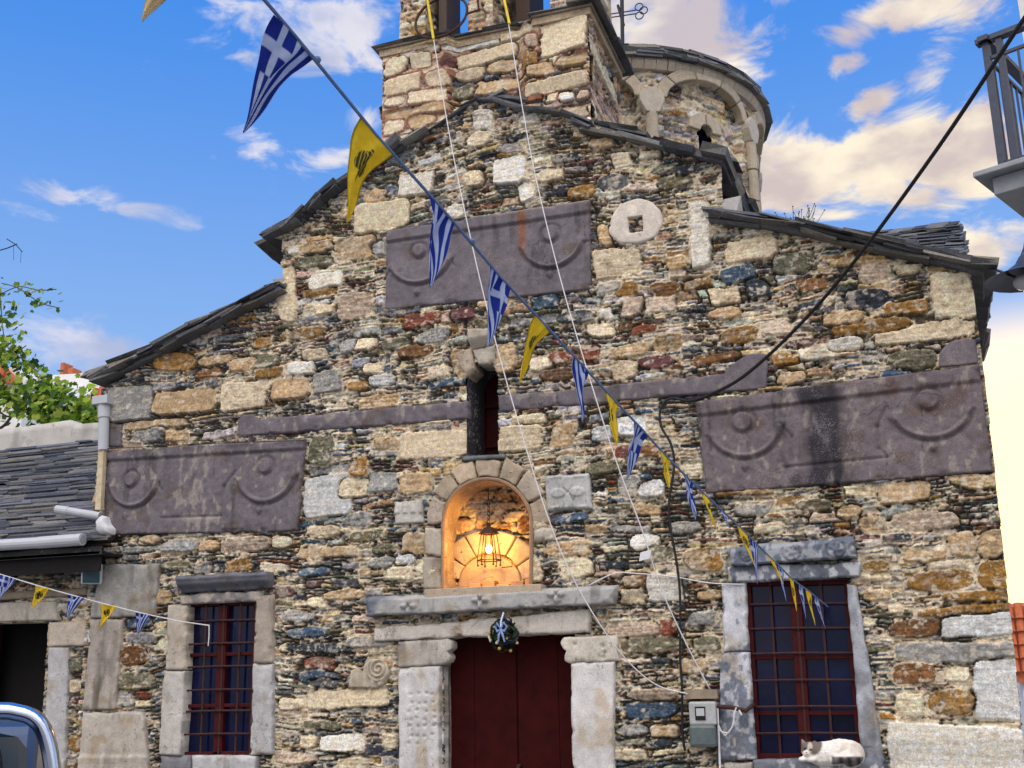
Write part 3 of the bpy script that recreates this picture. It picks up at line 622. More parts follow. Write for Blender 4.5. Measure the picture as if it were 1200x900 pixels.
# --- corner slabs beside the left window
panel('corner_slab', [(118, 661), (186, 660), (180, 722), (104, 724)], -.045, .08, M['block'], church, (.36, .35, .32), .012, .012, .006, .008, None, None, 15, cvar=.3)
panel('corner_slab', [(105, 726), (143, 725), (134, 832), (96, 833)], -.045, .08, M['block'], church, (.40, .36, .31), .012, .012, .006, .01, None, lambda X, Z, s, t, ca: ca*(1-.55*(sstep(fbm(X*14, Z*5, 3, 3), -.1, .25)*sstep(-np.abs(s-.6), -.4, -.1))[..., None]), 16)
def foot(X, Z, s, t): return .02*np.exp(-((t-.40)/.03)**2)+.012*(t < .38)
panel('corner_slab', [(96, 835), (166, 834), (178, 925), (88, 925)], -.045, .09, M['block'], church, (.46, .42, .36), .012, .015, .006, .012, foot, None, 17)

# --- front door
def chamfer(k=.22, d=.035):
    return lambda X, Z, s, t: -d*sstep(t, 1-k, 1)
door = MB(); dl = P(515, 748); dr = P(678, 748); y_d = .13
xm = P(606, 800, y_d)[0]
door.aabb((xm-.01, y_d+.012, 0), (xm+.01, y_d+.05, 2.08))
dob = door.build('door', M['door'], church)
for x0, x1 in ((dl[0]-.1, xm-.006), (xm+.006, dr[0]+.1)):
    d = MB(); w = (x1-x0)/2
    for i in range(2): d.aabb((x0+i*w+.0006, y_d, 0.05), (x0+(i+1)*w-.0006, y_d+.05, 2.08))
    d.build('door_leaf', M['door'], dob, bevel=.004)
h_ = MB(); p = P(610, 897, y_d); h_.tube([p+(0, -.05, .0), p+(0, -.05, -.12)], .012); h_.tube([p+(0, 0, 0), p+(0, -.05, 0)], .012); h_.tube([p+(0, 0, -.12), p+(0, -.05, -.12)], .012); h_.build('handle', M['iron'], dob)
def ticks(X, Z, s, t):
    r = np.zeros(X.shape)
    return r
HOODC = (.40, .40, .385)
def hoodrel(X, Z, s, t):
    r = -.05*sstep(t, .76, 1)
    for (px, py) in ((479, 710), (563, 703), (652, 696)): r = r+cross4(P(px, py, -.13), .066, dep=.030)(X, Z)
    return r
def hoodst(X, Z, s, t, ca):
    m = (sstep(-s, -.16, -.03)*sstep(fbm(X*7, Z*7, 5, 3), -.25, .1)*.75)[..., None]; return ca*(1-m)+np.array((.06, .09, .14))*m
panel('hood_mould', [(426, 699), (722, 684), (718, 707), (428, 722)], -.13, .2, M['block'], church, HOODC, .009, .012, .005, .010, hoodrel, hoodst, 18)
panel('lintel', [(437, 736), (691, 714), (690, 741), (437, 751)], -.06, .34, M['block'], church, (.58, .54, .48), .011, .014, .006, .014, None, None, 19)
def caps(X, Z, s, t, ca):
    m = (sstep(np.sin(X*38)*.5+fbm(X*9, Z*6, 4, 2), .1, .5)*sstep(t, .25, .9)*.6)[..., None]; return ca*(1-m)+np.array((.17, .15, .13))*m
panel('capital', [(465, 752), (516, 749), (516, 780), (466, 782)], -.065, .36, M['block'], church, (.46, .43, .38), .01, .012, .004, .006, None, caps, 20)
blob('volute', [(512, 750), (524, 748), (530, 752), (530, 760), (524, 764), (528, 769), (526, 776), (517, 779), (512, 778)], -.068, .10, M['block'], church, (.46, .43, .38), .014, .008, .003, True, seed=21)
panel('capital', [(664, 746), (722, 744), (725, 775), (666, 776)], -.065, .36, M['block'], church, (.58, .54, .46), .01, .014, .005, .010, lambda X, Z, s, t: -.03*sum(np.exp(-(((X-P(a, b, -.065)[0])/.012)**2+((Z-P(a, b, -.065)[2])/.012)**2)) for a, b in ((706, 757), (708, 765), (707, 770), (673, 755), (674, 774))), None, 22)
blob('volute', [(669, 746), (659, 747), (656, 753), (659, 760), (664, 763), (661, 768), (661, 775), (668, 778), (674, 775)], -.068, .10, M['block'], church, (.58, .54, .46), .014, .008, .003, True, seed=23)
def holes_(X, Z, s, t):
    rr = random.Random(5); r = np.zeros(X.shape)
    for i in range(26):
        cs = .3+.55*(i % 4)/3+rr.uniform(-.04, .04); ct = .78-.062*(i//4)+rr.uniform(-.01, .01); r -= .018*np.exp(-(((s-cs)/.035)**2+((t-ct)/.008)**2))
    return r
panel('door_jamb', [(466, 782), (515, 780), (514, 935), (467, 935)], -.06, .40, M['block'], church, (.60, .59, .57), .009, .012, .005, .007, holes_, None, 24)
panel('door_jamb', [(668, 777), (720, 775), (718, 935), (671, 935)], -.06, .40, M['block'], church, (.62, .61, .59), .011, .012, .005, .008, None, None, 25)

# --- openings: reveals
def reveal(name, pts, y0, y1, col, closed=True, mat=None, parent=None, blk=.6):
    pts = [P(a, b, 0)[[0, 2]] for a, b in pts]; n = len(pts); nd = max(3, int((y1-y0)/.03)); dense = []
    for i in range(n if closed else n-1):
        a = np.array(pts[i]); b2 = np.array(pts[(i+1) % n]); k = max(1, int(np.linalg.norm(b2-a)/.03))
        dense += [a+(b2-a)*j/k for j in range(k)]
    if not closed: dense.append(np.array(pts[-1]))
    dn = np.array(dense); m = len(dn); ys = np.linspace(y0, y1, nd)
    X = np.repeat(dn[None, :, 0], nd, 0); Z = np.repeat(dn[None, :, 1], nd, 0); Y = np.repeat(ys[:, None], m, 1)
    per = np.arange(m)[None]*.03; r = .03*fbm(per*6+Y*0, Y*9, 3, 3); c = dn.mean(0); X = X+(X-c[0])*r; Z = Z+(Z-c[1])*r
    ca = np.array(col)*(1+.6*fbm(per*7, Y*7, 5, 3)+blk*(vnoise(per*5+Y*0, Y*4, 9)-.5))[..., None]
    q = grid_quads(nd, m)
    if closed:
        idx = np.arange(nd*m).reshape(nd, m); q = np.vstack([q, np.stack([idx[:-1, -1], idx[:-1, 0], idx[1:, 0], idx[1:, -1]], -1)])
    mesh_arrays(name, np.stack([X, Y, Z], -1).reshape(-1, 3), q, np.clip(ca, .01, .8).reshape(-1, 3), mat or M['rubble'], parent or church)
def exp_(pts, k):
    c = np.mean(pts, 0); return [tuple(np.array(p)+(np.array(p)-c)*k) for p in pts]
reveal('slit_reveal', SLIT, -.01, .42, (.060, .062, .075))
DR = [(DOOR[0][0], 1000), DOOR[1], DOOR[2], (DOOR[3][0], 1000)]
reveal('door_reveal', exp_(DR, .01), .10, .30, (.22, .2, .18), closed=False)
# slit window
sw = MB(); a = P(548, 533, .36); b2 = P(600, 420, .36); xs = P(575, 500, .36)[0]
for x in (a[0]+.01, xs-.06, xs+.10): sw.aabb((x-.02, .34, a[2]-.02), (x+.02, .38, b2[2]))
for z in (a[2]+.05, a[2]+.36): sw.aabb((a[0]-.1, .345, z-.015), (b2[0], .375, z+.015))
swo = sw.build('slit_window', M['redwood'], church, bevel=.003)
q = MB(); q.aabb((a[0]-.15, .385, a[2]-.1), (b2[0]+.1, .40, b2[2]+.1)); q.build('pane', M['glass'], swo)
q = MB(); q.aabb((xs-.05, .372, a[2]-.1), (xs+.16, .384, b2[2]+.1)); q.build('dark_board', M['redwood'], swo)
panel('sill', [(541, 534), (592, 532), (592, 537), (540, 540)], -.06, .3, M['slate'], church, (.15, .17, .17), .012, .008, .002, .004)
panel('corbel_stone', [(545, 385), (575, 383), (575, 400), (548, 408)], -.10, .16, M['block'], church, (.48, .44, .37), .01, .02, .004, .010, lambda X, Z, s, t: -.07*sstep(-t, -.55, 0))
panel('keystone', [(553, 410), (579, 405), (578, 426), (560, 427)], -.035, .2, M['block'], church, (.46, .42, .35), .01, .015, .006, .014)
panel('slit_voussoir', [(531, 412), (552, 408), (556, 432), (546, 442)], -.036, .2, M['block'], church, (.47, .39, .30), .01, .015, .006, .012)

# windows: frame of casements, panes, grille, dressed surround
def window(quad, y, leafs, rails, vb, hb, seed):
    tl, tr, br, bl = [P(a, b, 0) for a, b in quad]
    def at(s, t, yy): q = bl*(1-s)*(1-t)+br*s*(1-t)+tl*(1-s)*t+tr*s*t; return np.array([q[0], yy, q[2]])
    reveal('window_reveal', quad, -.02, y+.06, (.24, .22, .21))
    f = MB()
    def bar(s0, t0, s1, t1, w, yy, th):
        a = at(s0, t0, yy); b = at(s1, t1, yy); d = (b-a)/np.linalg.norm(b-a); n = np.array([-d[2], 0, d[0]]); f.box((a+b)/2, ((b-a)/2, n*w, (0, th, 0)))
    for s in (-.005, 1.005): bar(s, -.02, s, 1.02, .034, y, .03)
    for t in (-.0, 1.0): bar(-.03, t, 1.03, t, .034, y, .028)
    for s in leafs: bar(s, 0, s, 1, .036 if s == leafs[len(leafs)//2] else .011, y-.004, .024)
    for t in rails: bar(0, t, 1, t, .013, y-.002, .02)
    fo = f.build('window', M['redwood'], church, bevel=.004)
    g = MB(); nn = 6
    a0 = [at(-.05, -.05, y+.02), at(1.05, -.05, y+.02), at(1.05, 1.05, y+.02), at(-.05, 1.05, y+.02)]; g.prism(a0, (0, .008, 0)); g.build('pane', M['glass'], fo)
    dk = MB(); a0 = [at(-.2, -.2, y+.25), at(1.2, -.2, y+.25), at(1.2, 1.2, y+.25), at(-.2, 1.2, y+.25)]; dk.prism(a0, (0, .02, 0)); dk.build('dark_board', M['dark'], fo)  # near-black sheet behind the glass, standing in for the dark interior
    ir = MB(); yb = y-.028
    for s in vb: ir.tube([at(s, -.01, yb), at(s, 1.01, yb)], .0085, 6)
    for t in hb: ir.tube([at(.025, t, yb-.012), at(.5, t+.003, yb-.012), at(1.0, t, yb-.012)], .0075, 6)
    for s in vb:
        for t in hb: ir.ball(at(s, t, yb-.006), .014, 6)
    ir.build('grille', M['iron'], fo)
    return fo
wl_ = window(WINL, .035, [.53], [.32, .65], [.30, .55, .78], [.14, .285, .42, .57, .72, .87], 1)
WJ = (.50, .48, .44)
def mott(k, dark=(.11, .135, .18), thr=0.0):
    def f(X, Z, s, t, ca):
        m = sstep(fbm(X*24, Z*18, k, 5)+.5*fbm(X*4, Z*3, k+3, 2), thr-.06, thr+.08)[..., None]*.85; return ca*(1-m)+np.array(dark)*m*(1+.8*fbm(X*40, Z*40, k+5, 2)[..., None])
    return f
def sootside(k):
    def f(X, Z, s, t, ca):
        m = (sstep(fbm(X*12, Z*9, k, 4), -.08, .18)*.72)[..., None]; return ca*(1-m)+np.array((.10, .115, .14))*m
    return f
panel('jamb', [(196, 709), (219, 708), (216, 785), (193, 785)], -.05, .22, M['block'], wl_, (.52, .46, .38), .01, .014, .005, .008, None, None, 31)
panel('jamb', [(190, 786), (216, 786), (211, 886), (185, 885)], -.052, .22, M['block'], wl_, WJ, .01, .014, .005, .006, None, None, 32)
panel('jamb', [(299, 699), (320, 697), (318, 777), (296, 777)], -.05, .22, M['block'], wl_, (.38, .33, .27), .01, .014, .006, .010, None, None, 33)
panel('jamb', [(296, 778), (319, 778), (318, 885), (292, 886)], -.054, .22, M['block'], wl_, (.46, .46, .46), .01, .014, .006, .010, None, lambda X, Z, s, t, ca: ca*(1-.5*sstep(fbm(X*20, Z*14, 4, 3), 0, .2)*sstep(s, .4, .9))[..., None] if 0 else ca, 34)
panel('lintel', [(208, 697), (306, 692), (305, 704), (209, 708)], -.055, .22, M['block'], wl_, (.47, .42, .36), .01, .010, .005, .008, None, sootside(7), 35)
panel('hood_mould', [(204, 675), (312, 669), (312, 689), (205, 695)], -.12, .2, M['block'], wl_, (.15, .15, .17), .01, .016, .007, .012, lambda X, Z, s, t: -.06*sstep(-t, -.55, -.1)+.012*np.exp(-((t-.8)/.1)**2), sootside(8), 36)
panel('sill', [(186, 886), (224, 885), (224, 902), (186, 903)], -.05, .24, M['block'], wl_, (.20, .20, .22), .01, .012, .006, .008, None, None, 37)
panel('sill', [(224, 885), (300, 886), (299, 905), (224, 906)], -.06, .24, M['block'], wl_, (.50, .50, .50), .01, .012, .005, .006, None, None, 38)
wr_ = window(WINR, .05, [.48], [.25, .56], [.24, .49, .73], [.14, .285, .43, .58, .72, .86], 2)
GJ = (.34, .365, .40)
panel('jamb', [(845, 684), (873, 682), (877, 763), (848, 764)], -.05, .24, M['block'], wr_, (.55, .57, .60), .008, .014, .006, .008, None, mott(12, (.14, .17, .23), .10), 41)
panel('jamb', [(845, 765), (878, 764), (886, 891), (840, 893)], -.052, .24, M['block'], wr_, (.52, .54, .58), .007, .014, .008, .010, None, mott(3, thr=-.06), 42)
panel('jamb', [(992, 684), (1004, 685), (1036, 893), (1010, 894)], -.055, .24, M['block'], wr_, (.38, .40, .44), .01, .014, .006, .008, None, lambda X, Z, s, t, ca: ca*(1-.35*sstep(fbm(X*8, Z*8, 6, 3), 0, .2))[..., None], 43)
panel('lintel', [(852, 664), (1009, 658), (1007, 676), (853, 682)], -.075, .26, M['block'], wr_, (.54, .56, .58), .007, .014, .008, .008, None, mott(5, (.10, .12, .16), .02), 44)
def ros(X, Z, s, t):
    r = -.055*sstep(t, .70, 1)
    for (px, py, rad) in ((979, 644, .056), (927, 647, .056), (874, 651, .040), (1000, 644, .03)):
        c = P(px, py, -.13); x = X-c[0]; z = Z-c[2]; d = np.hypot(x, z); an = np.arctan2(z, x)
        r = r-.020*np.exp(-((d-rad)/.008)**2)-.012*sstep(-d, -rad*.85, -rad*.6)*np.clip(np.abs(np.sin(2.5*an)), 0, 1)**.6*sstep(d, .008, .02)
    return r
panel('hood_mould', [(852, 640), (1000, 627), (1004, 652), (856, 663)], -.13, .2, M['block'], wr_, (.31, .33, .36), .007, .014, .006, .008, ros, mott(6, (.09, .115, .16), -.02), 45)
panel('sill', [(882, 891), (1034, 888), (1036, 930), (884, 930)], -.10, .32, M['block'], wr_, (.50, .50, .52), .008, .012, .008, .008, None, mott(9, (.10, .12, .15), -.01), 46)
panel('sill', [(848, 895), (883, 893), (884, 930), (848, 930)], -.055, .2, M['block'], wr_, (.45, .42, .38), .01, .012, .008, .01, None, None, 47)

# --- niche over the door
YN = .26
NC = P(571, 617); NRX = P(622, 617)[0]-P(571, 617)[0]
reveal('niche_reveal', NICHE, -.02, YN, (.40, .31, .22), closed=False, blk=1.3)
nb0 = P(500, 705, YN); nb1 = P(650, 550, YN)
NSP = """556 580 574 588 T;580 600 576 588 O;545 570 590 600 G;572 606 588 600 T;585 614 600 612 C;560 590 602 612 T;530 555 606 624 T;606 622 604 624 B"""
Un, Vn, Hn, can, _ = masonry(nb0[0], nb1[0], nb0[2], nb1[2], .007, 77, px_specials(NSP, YN), 1.0, [('T', 10), ('C', 8), ('O', 5), ('G', 4)], .15, .8)
wallsheet('niche_wall', Un, Vn, Hn, can, YN+.0, np.ones(Un.shape, bool), church, M['rubble'])
tc_ = (574, 684)
for i in range(6):
    a0 = math.radians(8+i*27.5); a1 = math.radians(8+(i+1)*27.5-2.0); r0, r1 = 36, 63
    pts = [(tc_[0]+r*math.cos(a)*1.05, tc_[1]-r*math.sin(a)) for r, a in ((r0, a0), (r1, a0), (r1, (a0+a1)/2), (r1, a1), (r0, a1), (r0, (a0+a1)/2))]
    blob('niche_arch_stone', pts, YN-.05, .09, M['block'], church, np.array((.52, .44, .32))*random.Random(i).uniform(.85, 1.15), .012, 0, .006, False, seed=50+i)
blob('niche_tympanum', [(tc_[0]+36*math.cos(a)*1.03, tc_[1]-34*math.sin(a)) for a in np.linspace(0, math.pi, 16)]+[(536, 694), (612, 694)], YN-.03, .05, M['block'], church, (.50, .40, .28), .01, 0, .006, True, seed=57)
nf = MB(); nf.aabb((P(505, 690)[0], -.12, P(571, 690)[2]-.1), (P(640, 690)[0], YN+.02, P(571, 689)[2]), (.45, .37, .27))
for i in range(6): x = P(522+i*17, 690)[0]; nf.aabb((x+.005, YN-.12, P(571, 689)[2]), (x+.098, YN, P(571, 683)[2]+.015*(i % 3)), np.array((.40, .24, .15))*(1+.15*(i % 2)))
nf.build('niche_floor', M['block'], church, bevel=.004)
ang = [0, .46, .93, 1.33, 1.78, 2.22, 2.66, math.pi]
for i in range(7):
    a0, a1 = ang[i]+.022, ang[i+1]-.018
    f0 = lambda r, a: (571+r*math.cos(a), 614-r*1.03*math.sin(a))
    rr = random.Random(60+i); ro = 75+rr.uniform(-4, 3); am_ = [a0+(a1-a0)*t for t in (.33, .67)]
    blob('voussoir', [f0(54, a0), f0(ro+rr.uniform(-3, 3), a0)]+[f0(ro, a) for a in am_]+[f0(ro+rr.uniform(-3, 3), a1), f0(54, a1)]+[f0(54, a) for a in am_[::-1]], -.045+rr.uniform(-.006, .006), .10, M['block'], church, np.array((.44, .37, .28))*np.array(rr.choice(((1.1, 1.05, 1), (.95, .9, .8), (1, 1, 1.05), (.85, .82, .78)))), .012, .004, .009, False, seed=60+i, rag=.010)
mo = MB(); mp_ = [P(519, 688, -.035)]+[P(571+52*math.cos(a), 615-54*math.sin(a), -.035) for a in np.linspace(math.pi, 0, 26)]+[P(622, 688, -.035)]
mo.tube(mp_, .014, 8, (.30, .20, .13)); mo.build('niche_moulding', M['block'], church)
panel('niche_jamb', [(497, 618), (518, 618), (518, 652), (497, 650)], -.045, .10, M['block'], church, (.46, .41, .33), .01, .014, .006, .01, None, None, 71)
panel('niche_jamb', [(494, 653), (518, 653), (518, 690), (496, 690)], -.04, .10, M['block'], church, (.42, .38, .31), .01, .014, .006, .01, None, None, 72)
panel('niche_jamb', [(623, 618), (646, 617), (649, 633), (623, 636)], -.045, .10, M['block'], church, (.50, .45, .37), .01, .014, .006, .01, None, None, 73)

# --- slate roofs
SL = [(.10, .105, .11), (.075, .08, .09), (.14, .14, .135), (.17, .16, .14), (.055, .06, .07), (.12, .125, .14)]
def slcol(r): return tuple(np.array(r.choice(SL))*r.uniform(.7, 1.3))
def verge(mb, pts, yf, seed, thick=(.022, .045), lay=3, back=.55, ln=(.16, .34), over=.06, cm=1.0):
    """stacked slates along a gable edge; pts = X, Z polyline at the underside"""
    r = random.Random(seed); pts = [np.array(p, float) for p in pts]
    if pts[-1][1] < pts[0][1]: order = list(range(len(pts)))[::-1]
    else: order = list(range(len(pts)))
    pts = [pts[i] for i in order]          # from the eave upwards
    for L in range(lay):
        seg = np.array([np.linalg.norm(b-a) for a, b in zip(pts[:-1], pts[1:])]); cum = np.concatenate([[0], np.cumsum(seg)]); tot = cum[-1]; s = -r.uniform(0, .02)-.015*L
        while s < tot-.02:
            l = r.uniform(*ln)*(1 if L else .9); l = max(.08, min(l, tot-s+.03)); m = min(max(s+l/2, 0), tot); k = min(len(seg)-1, max(0, int(np.searchsorted(cum, m)-1))); t = (m-cum[k])/seg[k]
            p = pts[k]+(pts[k+1]-pts[k])*t; d = (pts[k+1]-pts[k])/seg[k]; n = np.array([-d[1], d[0]]); n = n if n[1] > 0 else -n
            ex = s+l/2-m; p = p+d*ex
            th = r.uniform(*thick)*.82; an = r.uniform(-.02, .06)*(-1 if d[0] > 0 else 1)*-1*(1 if lay > 1 else .25)
            d2 = np.array([d[0]*math.cos(an)-d[1]*math.sin(an), d[0]*math.sin(an)+d[1]*math.cos(an)]); n2 = np.array([-d2[1], d2[0]]); n2 = n2 if n2[1] > 0 else -n2
            p = p+n*(th/2+L*.025); yo = yf-over*L*.35+r.uniform(-.05, .03); yd = back+r.uniform(-.1, .1)
            mb.box((p[0], yo+yd/2, p[1]), ((d2[0]*l*.54, 0, d2[1]*l*.54), (0, yd/2, 0), (n2[0]*th/2, 0, n2[1]*th/2)), tuple(np.array(slcol(r))*cm), .10, r)
            s += l*r.uniform(.80, .98)
    return mb
def slates(mb, e0, e1, r1, r0, rows, seed, w=(.14, .5), th=(.012, .03), lap=2.0, rough=.3, tl=(.03, .10)):
    """overlapping slate courses on a slope from eave e0-e1 to ridge r0-r1"""
    r = random.Random(seed); e0, e1, r0, r1 = [np.array(p, float) for p in (e0, e1, r0, r1)]
    for i in range(rows):
        t = (i+.5)/rows; a = e0+(r0-e0)*t; b = e1+(r1-e1)*t; up = (r0-e0)/rows; L = np.linalg.norm(b-a); ax = (b-a)/L; un = up/np.linalg.norm(up); n = np.cross(ax, un); n = n if n[2] > 0 else -n
        s = -r.uniform(0, .1)
        while s < L:
            wd = min(r.uniform(*w), L-s+r.uniform(.0, .03)); tk = r.uniform(*th); hl = np.linalg.norm(up)*lap/2; tilt = r.uniform(*tl)
            c = a+ax*(s+wd/2)+up*r.uniform(-rough, rough)+n*(tk/2+r.uniform(0, .012)); u2 = un*math.cos(tilt)-n*math.sin(tilt); n2 = np.cross(ax, u2); n2 = n2 if n2[2] > 0 else -n2
            mb.box(c, (ax*wd*.5, u2*hl, n2*tk/2), slcol(r), .16, r); s += max(.04, wd*r.uniform(.93, 1.0))
    return mb
def xz(px, py, y=0.0): return P(px, py, y)[[0, 2]]
def x3(px, py, y=0.0, Y=None):
    p = P(px, py, y).copy()
    if Y is not None: p[1] = Y
    return p
def slab_slope(mb, a, b, y0, y1, th=.05, col=(.10, .10, .10)):
    a = np.array(a); b = np.array(b); d = b-a; n = np.array([-d[1], d[0]])/np.linalg.norm(d); n = n if n[1] > 0 else -n
    mb.prism([(a[0], y0, a[1]), (b[0], y0, b[1]), (b[0]+n[0]*th, y0, b[1]+n[1]*th), (a[0]+n[0]*th, y0, a[1]+n[1]*th)], (0, y1-y0, 0), col)
YR = 3.2
AP = xz(577, 116); ELn = xz(312, 281); ERn = xz(838, 188)
rf = MB()
slab_slope(rf, ELn, AP, .0, YR, .02); slab_slope(rf, ERn, AP, .0, YR, .02)
slates(rf, (ELn[0]-.05, .15, ELn[1]+.05), (ELn[0]-.05, YR, ELn[1]+.05), (AP[0], YR, AP[1]+.06), (AP[0], .15, AP[1]+.06), 12, 3, (.2, .5), (.02, .04))
slates(rf, (ERn[0]+.05, .15, ERn[1]+.05), (ERn[0]+.05, YR, ERn[1]+.05), (AP[0], YR, AP[1]+.06), (AP[0], .15, AP[1]+.06), 12, 4, (.2, .5), (.02, .04))
verge(rf, [xz(309, 277, -.1), xz(345, 262, -.1), xz(375, 234, -.1), xz(414, 206, -.1), xz(467, 172, -.1)], -.10, 11, (.03, .06), 2, ln=(.16, .30))
vl = [xz(a, b, -.06) for a, b in ((455, 181), (470, 170), (500, 152), (530, 133), (545, 121), (558, 115))]
verge(rf, vl, -.07, 12, (.012, .02), 1, .3, (.3, .5), cm=1.9)
verge(rf, [xz(a, b, -.06) for a, b in ((558, 115), (575, 116), (600, 124), (613, 128), (632, 128))][::1], -.07, 13, (.012, .018), 1, .3, (.18, .26), cm=1.9)
verge(rf, [xz(a, b, -.08) for a, b in ((620, 127), (652, 131), (690, 144))], -.09, 14, (.018, .026), 1, .3, (.2, .3), cm=1.3)
verge(rf, [xz(a, b, -.1) for a, b in ((672, 143), (700, 155), (740, 162), (775, 172), (805, 178), (842, 188))], -.10, 15, (.034, .044), 1, .5, (.26, .42))
rr_ = random.Random(9); yy = -.15
while yy < 2.2:           # the heavy slabs of the right-hand eave
    l = rr_.uniform(.3, .6); rf.box((ERn[0]+.02, yy+l/2, ERn[1]+.02), ((.085, 0, -.035), (0, l*.52, 0), (.012, 0, .03)), slcol(rr_), .1, rr_); yy += l
rf.build('roof', M['slate'], church)
# aisle roofs
ra = MB(); A0 = xz(112, 449); A1 = xz(330, 345)
slab_slope(ra, A0, A1, 0, 5.5); slates(ra, (A0[0], 0, A0[1]+.05), (A0[0], 5.5, A0[1]+.05), (A1[0], 5.5, A1[1]+.05), (A1[0], 0, A1[1]+.05), 7, 5, (.2, .5), (.02, .04))
verge(ra, [xz(a, b, -.1) for a, b in ((109, 447), (140, 435), (185, 414), (235, 387), (280, 364), (326, 342))], -.10, 16, (.022, .04), 3, .5, (.18, .34))
ra.build('aisle_roof', M['slate'], church)
rb = MB(); B0 = xz(1144, 315); B1 = xz(838, 254)
slab_slope(rb, B0, B1, 0, 5.5); slates(rb, (B0[0], 0, B0[1]+.03), (B0[0], 5.5, B0[1]+.03), (B1[0], 5.5, B1[1]+.03), (B1[0], 0, B1[1]+.03), 8, 6, (.2, .5), (.02, .04))
verge(rb, [xz(a, b, -.1) for a, b in ((1150, 319), (1100, 307), (1050, 298), (1000, 286), (950, 275), (905, 266), (838, 258))], -.10, 17, (.02, .04), 3, .5, (.22, .46))
yy = -.2
while yy < 3.0:
    for L in range(3):
        l = rr_.uniform(.2, .4); rb.box((B0[0]+.03+L*.012, yy+l/2+L*.05, B0[1]-.03+L*.028), ((.075, 0, -.02), (0, l*.5, 0), (.005, 0, .014)), slcol(rr_), .12, rr_)
    yy += .28
rb.build('aisle_roof', M['slate'], church)
rt = MB(); slates(rt, P(985, 306, 2.0), P(1134, 300, 2.0), P(1121, 262, 3.4), P(1020, 275, 3.4), 11, 7, (.10, .34), (.018, .028), 2.6, .15, (.04, .09)); 
pa, pb, pc, pd = P(985, 308, 2.02), P(1130, 302, 2.02), P(1118, 265, 3.42), P(1020, 278, 3.42)
rt.add([pa, pb, pc, pd, pa-(0, 0, .3), pb-(0, 0, .3), pc-(0, 0, 1.2), pd-(0, 0, 1.2)], [(0, 1, 2, 3), (4, 5, 1, 0), (5, 6, 2, 1), (6, 7, 3, 2), (7, 4, 0, 3)], (.12, .12, .12)); rt.build('transept_roof', M['slate'], church)
cb = MB(); p = P(325, 335, -.02); cb.box(p+(0, .25, 0), ((.05, 0, 0), (0, .2, 0), (0, 0, .06)), (.5, .48, .42), .3); cb.build('roof_abutment', M['block'], church); cb = MB(); p = P(842, 248, -.02); cb.box(p+(.04, .2, .02), ((.10, 0, 0), (0, .2, 0), (.02, 0, .07)), (.42, .41, .38), .3); cb.build('roof_abutment', M['block'], church)

# --- bell tower
YT = .05; tx0 = P(448, 150, YT)[0]; tx1 = P(693, 130, YT)[0]; TZ = P(570, 32, YT-.05)[2]; TD = 1.0
TZ = P(690, 10, YT)[2]
k1 = P(527, 60, YT)[0]; k2 = P(606, 60, YT)[0]; k3 = P(620, 60, YT)[0]
def yrec(u): return .085*sstep(u, k1-.03, k1+.05)*sstep(-u, -k3, -k2+.02)
TS = """450 479 67 89 C;481 506 62 81 C;450 495 88 111 C;499 527 82 103 C;450 475 113 127 C;478 525 104 122 C;450 528 124 140 T;450 475 141 159 C;478 513 134 153 T;515 533 64 79 M;531 604 51 70 C;530 566 74 91 C;568 605 64 81 T;528 552 95 112 V;554 604 87 106 T;
614 631 39 56 P;633 689 21 63 C;611 630 60 81 O;615 650 74 90 T;652 689 63 79 T;613 691 90 109 C;639 654 110 122 C;655 673 107 121 W;675 692 105 119 P;617 637 112 121 R;690 720 120 140 C"""
TP = [('C', 14), ('T', 7), ('P', 8), ('W', 6), ('O', 1)]
tco = []; tq = []; tca = []; off = 0
def addsheet(co, q, ca):
    global off
    tco.append(co); tq.append(q+off); tca.append(ca); off += len(co)
U, V, H, ca, _ = masonry(tx0, tx1, 5.45, TZ, .0085, 41, px_specials(TS, YT), 1.6, TP, .25, .8, (.22, .12, .09), rough=.6)
addsheet(np.stack([U, YT+yrec(U)-H, V], -1).reshape(-1, 3), grid_quads(*U.shape), ca.reshape(-1, 3))
for sx, x, sd in ((1, tx1-.02, 42), (-1, tx0+.02, 43)):
    U, V, H, ca, _ = masonry(YT, YT+TD, 5.2, TZ, .011, sd, (), 1.5, TP, .3, 1.2, (.36, .25, .18))
    q = grid_quads(*U.shape); addsheet(np.stack([x+sx*H, U, V], -1).reshape(-1, 3), q if sx > 0 else q[:, ::-1], ca.reshape(-1, 3))
U, V, H, ca, _ = masonry(tx0, tx1, 5.2, TZ, .03, 44, (), 1.5, TP)
addsheet(np.stack([U, YT+TD+H, V], -1).reshape(-1, 3), grid_quads(*U.shape)[:, ::-1], ca.reshape(-1, 3))
tower = mesh_arrays('bell_tower', np.vstack(tco), np.vstack(tq), np.vstack(tca), M['rubble'], church)
lg = MB()
def ledge(ov, z0, z1, col):
    y0 = YT-ov
    lg.prism([(tx0-ov, y0, z0), (k1-.02, y0, z0), (k1+.03, y0+.085, z0), (k2-.06, y0+.085, z0), (k2, y0+.12, z0), (k3-.02, y0+.10, z0), (k3+.04, y0, z0), (tx1+ov, y0, z0), (tx1+ov, YT+TD+ov, z0), (tx0-ov, YT+TD+ov, z0)], (0, 0, z1-z0), col)
ledge(.025, TZ-.06, TZ-.002, (.42, .33, .22)); ledge(.045, TZ, TZ+.016, (.30, .24, .17))
r_ = random.Random(4)
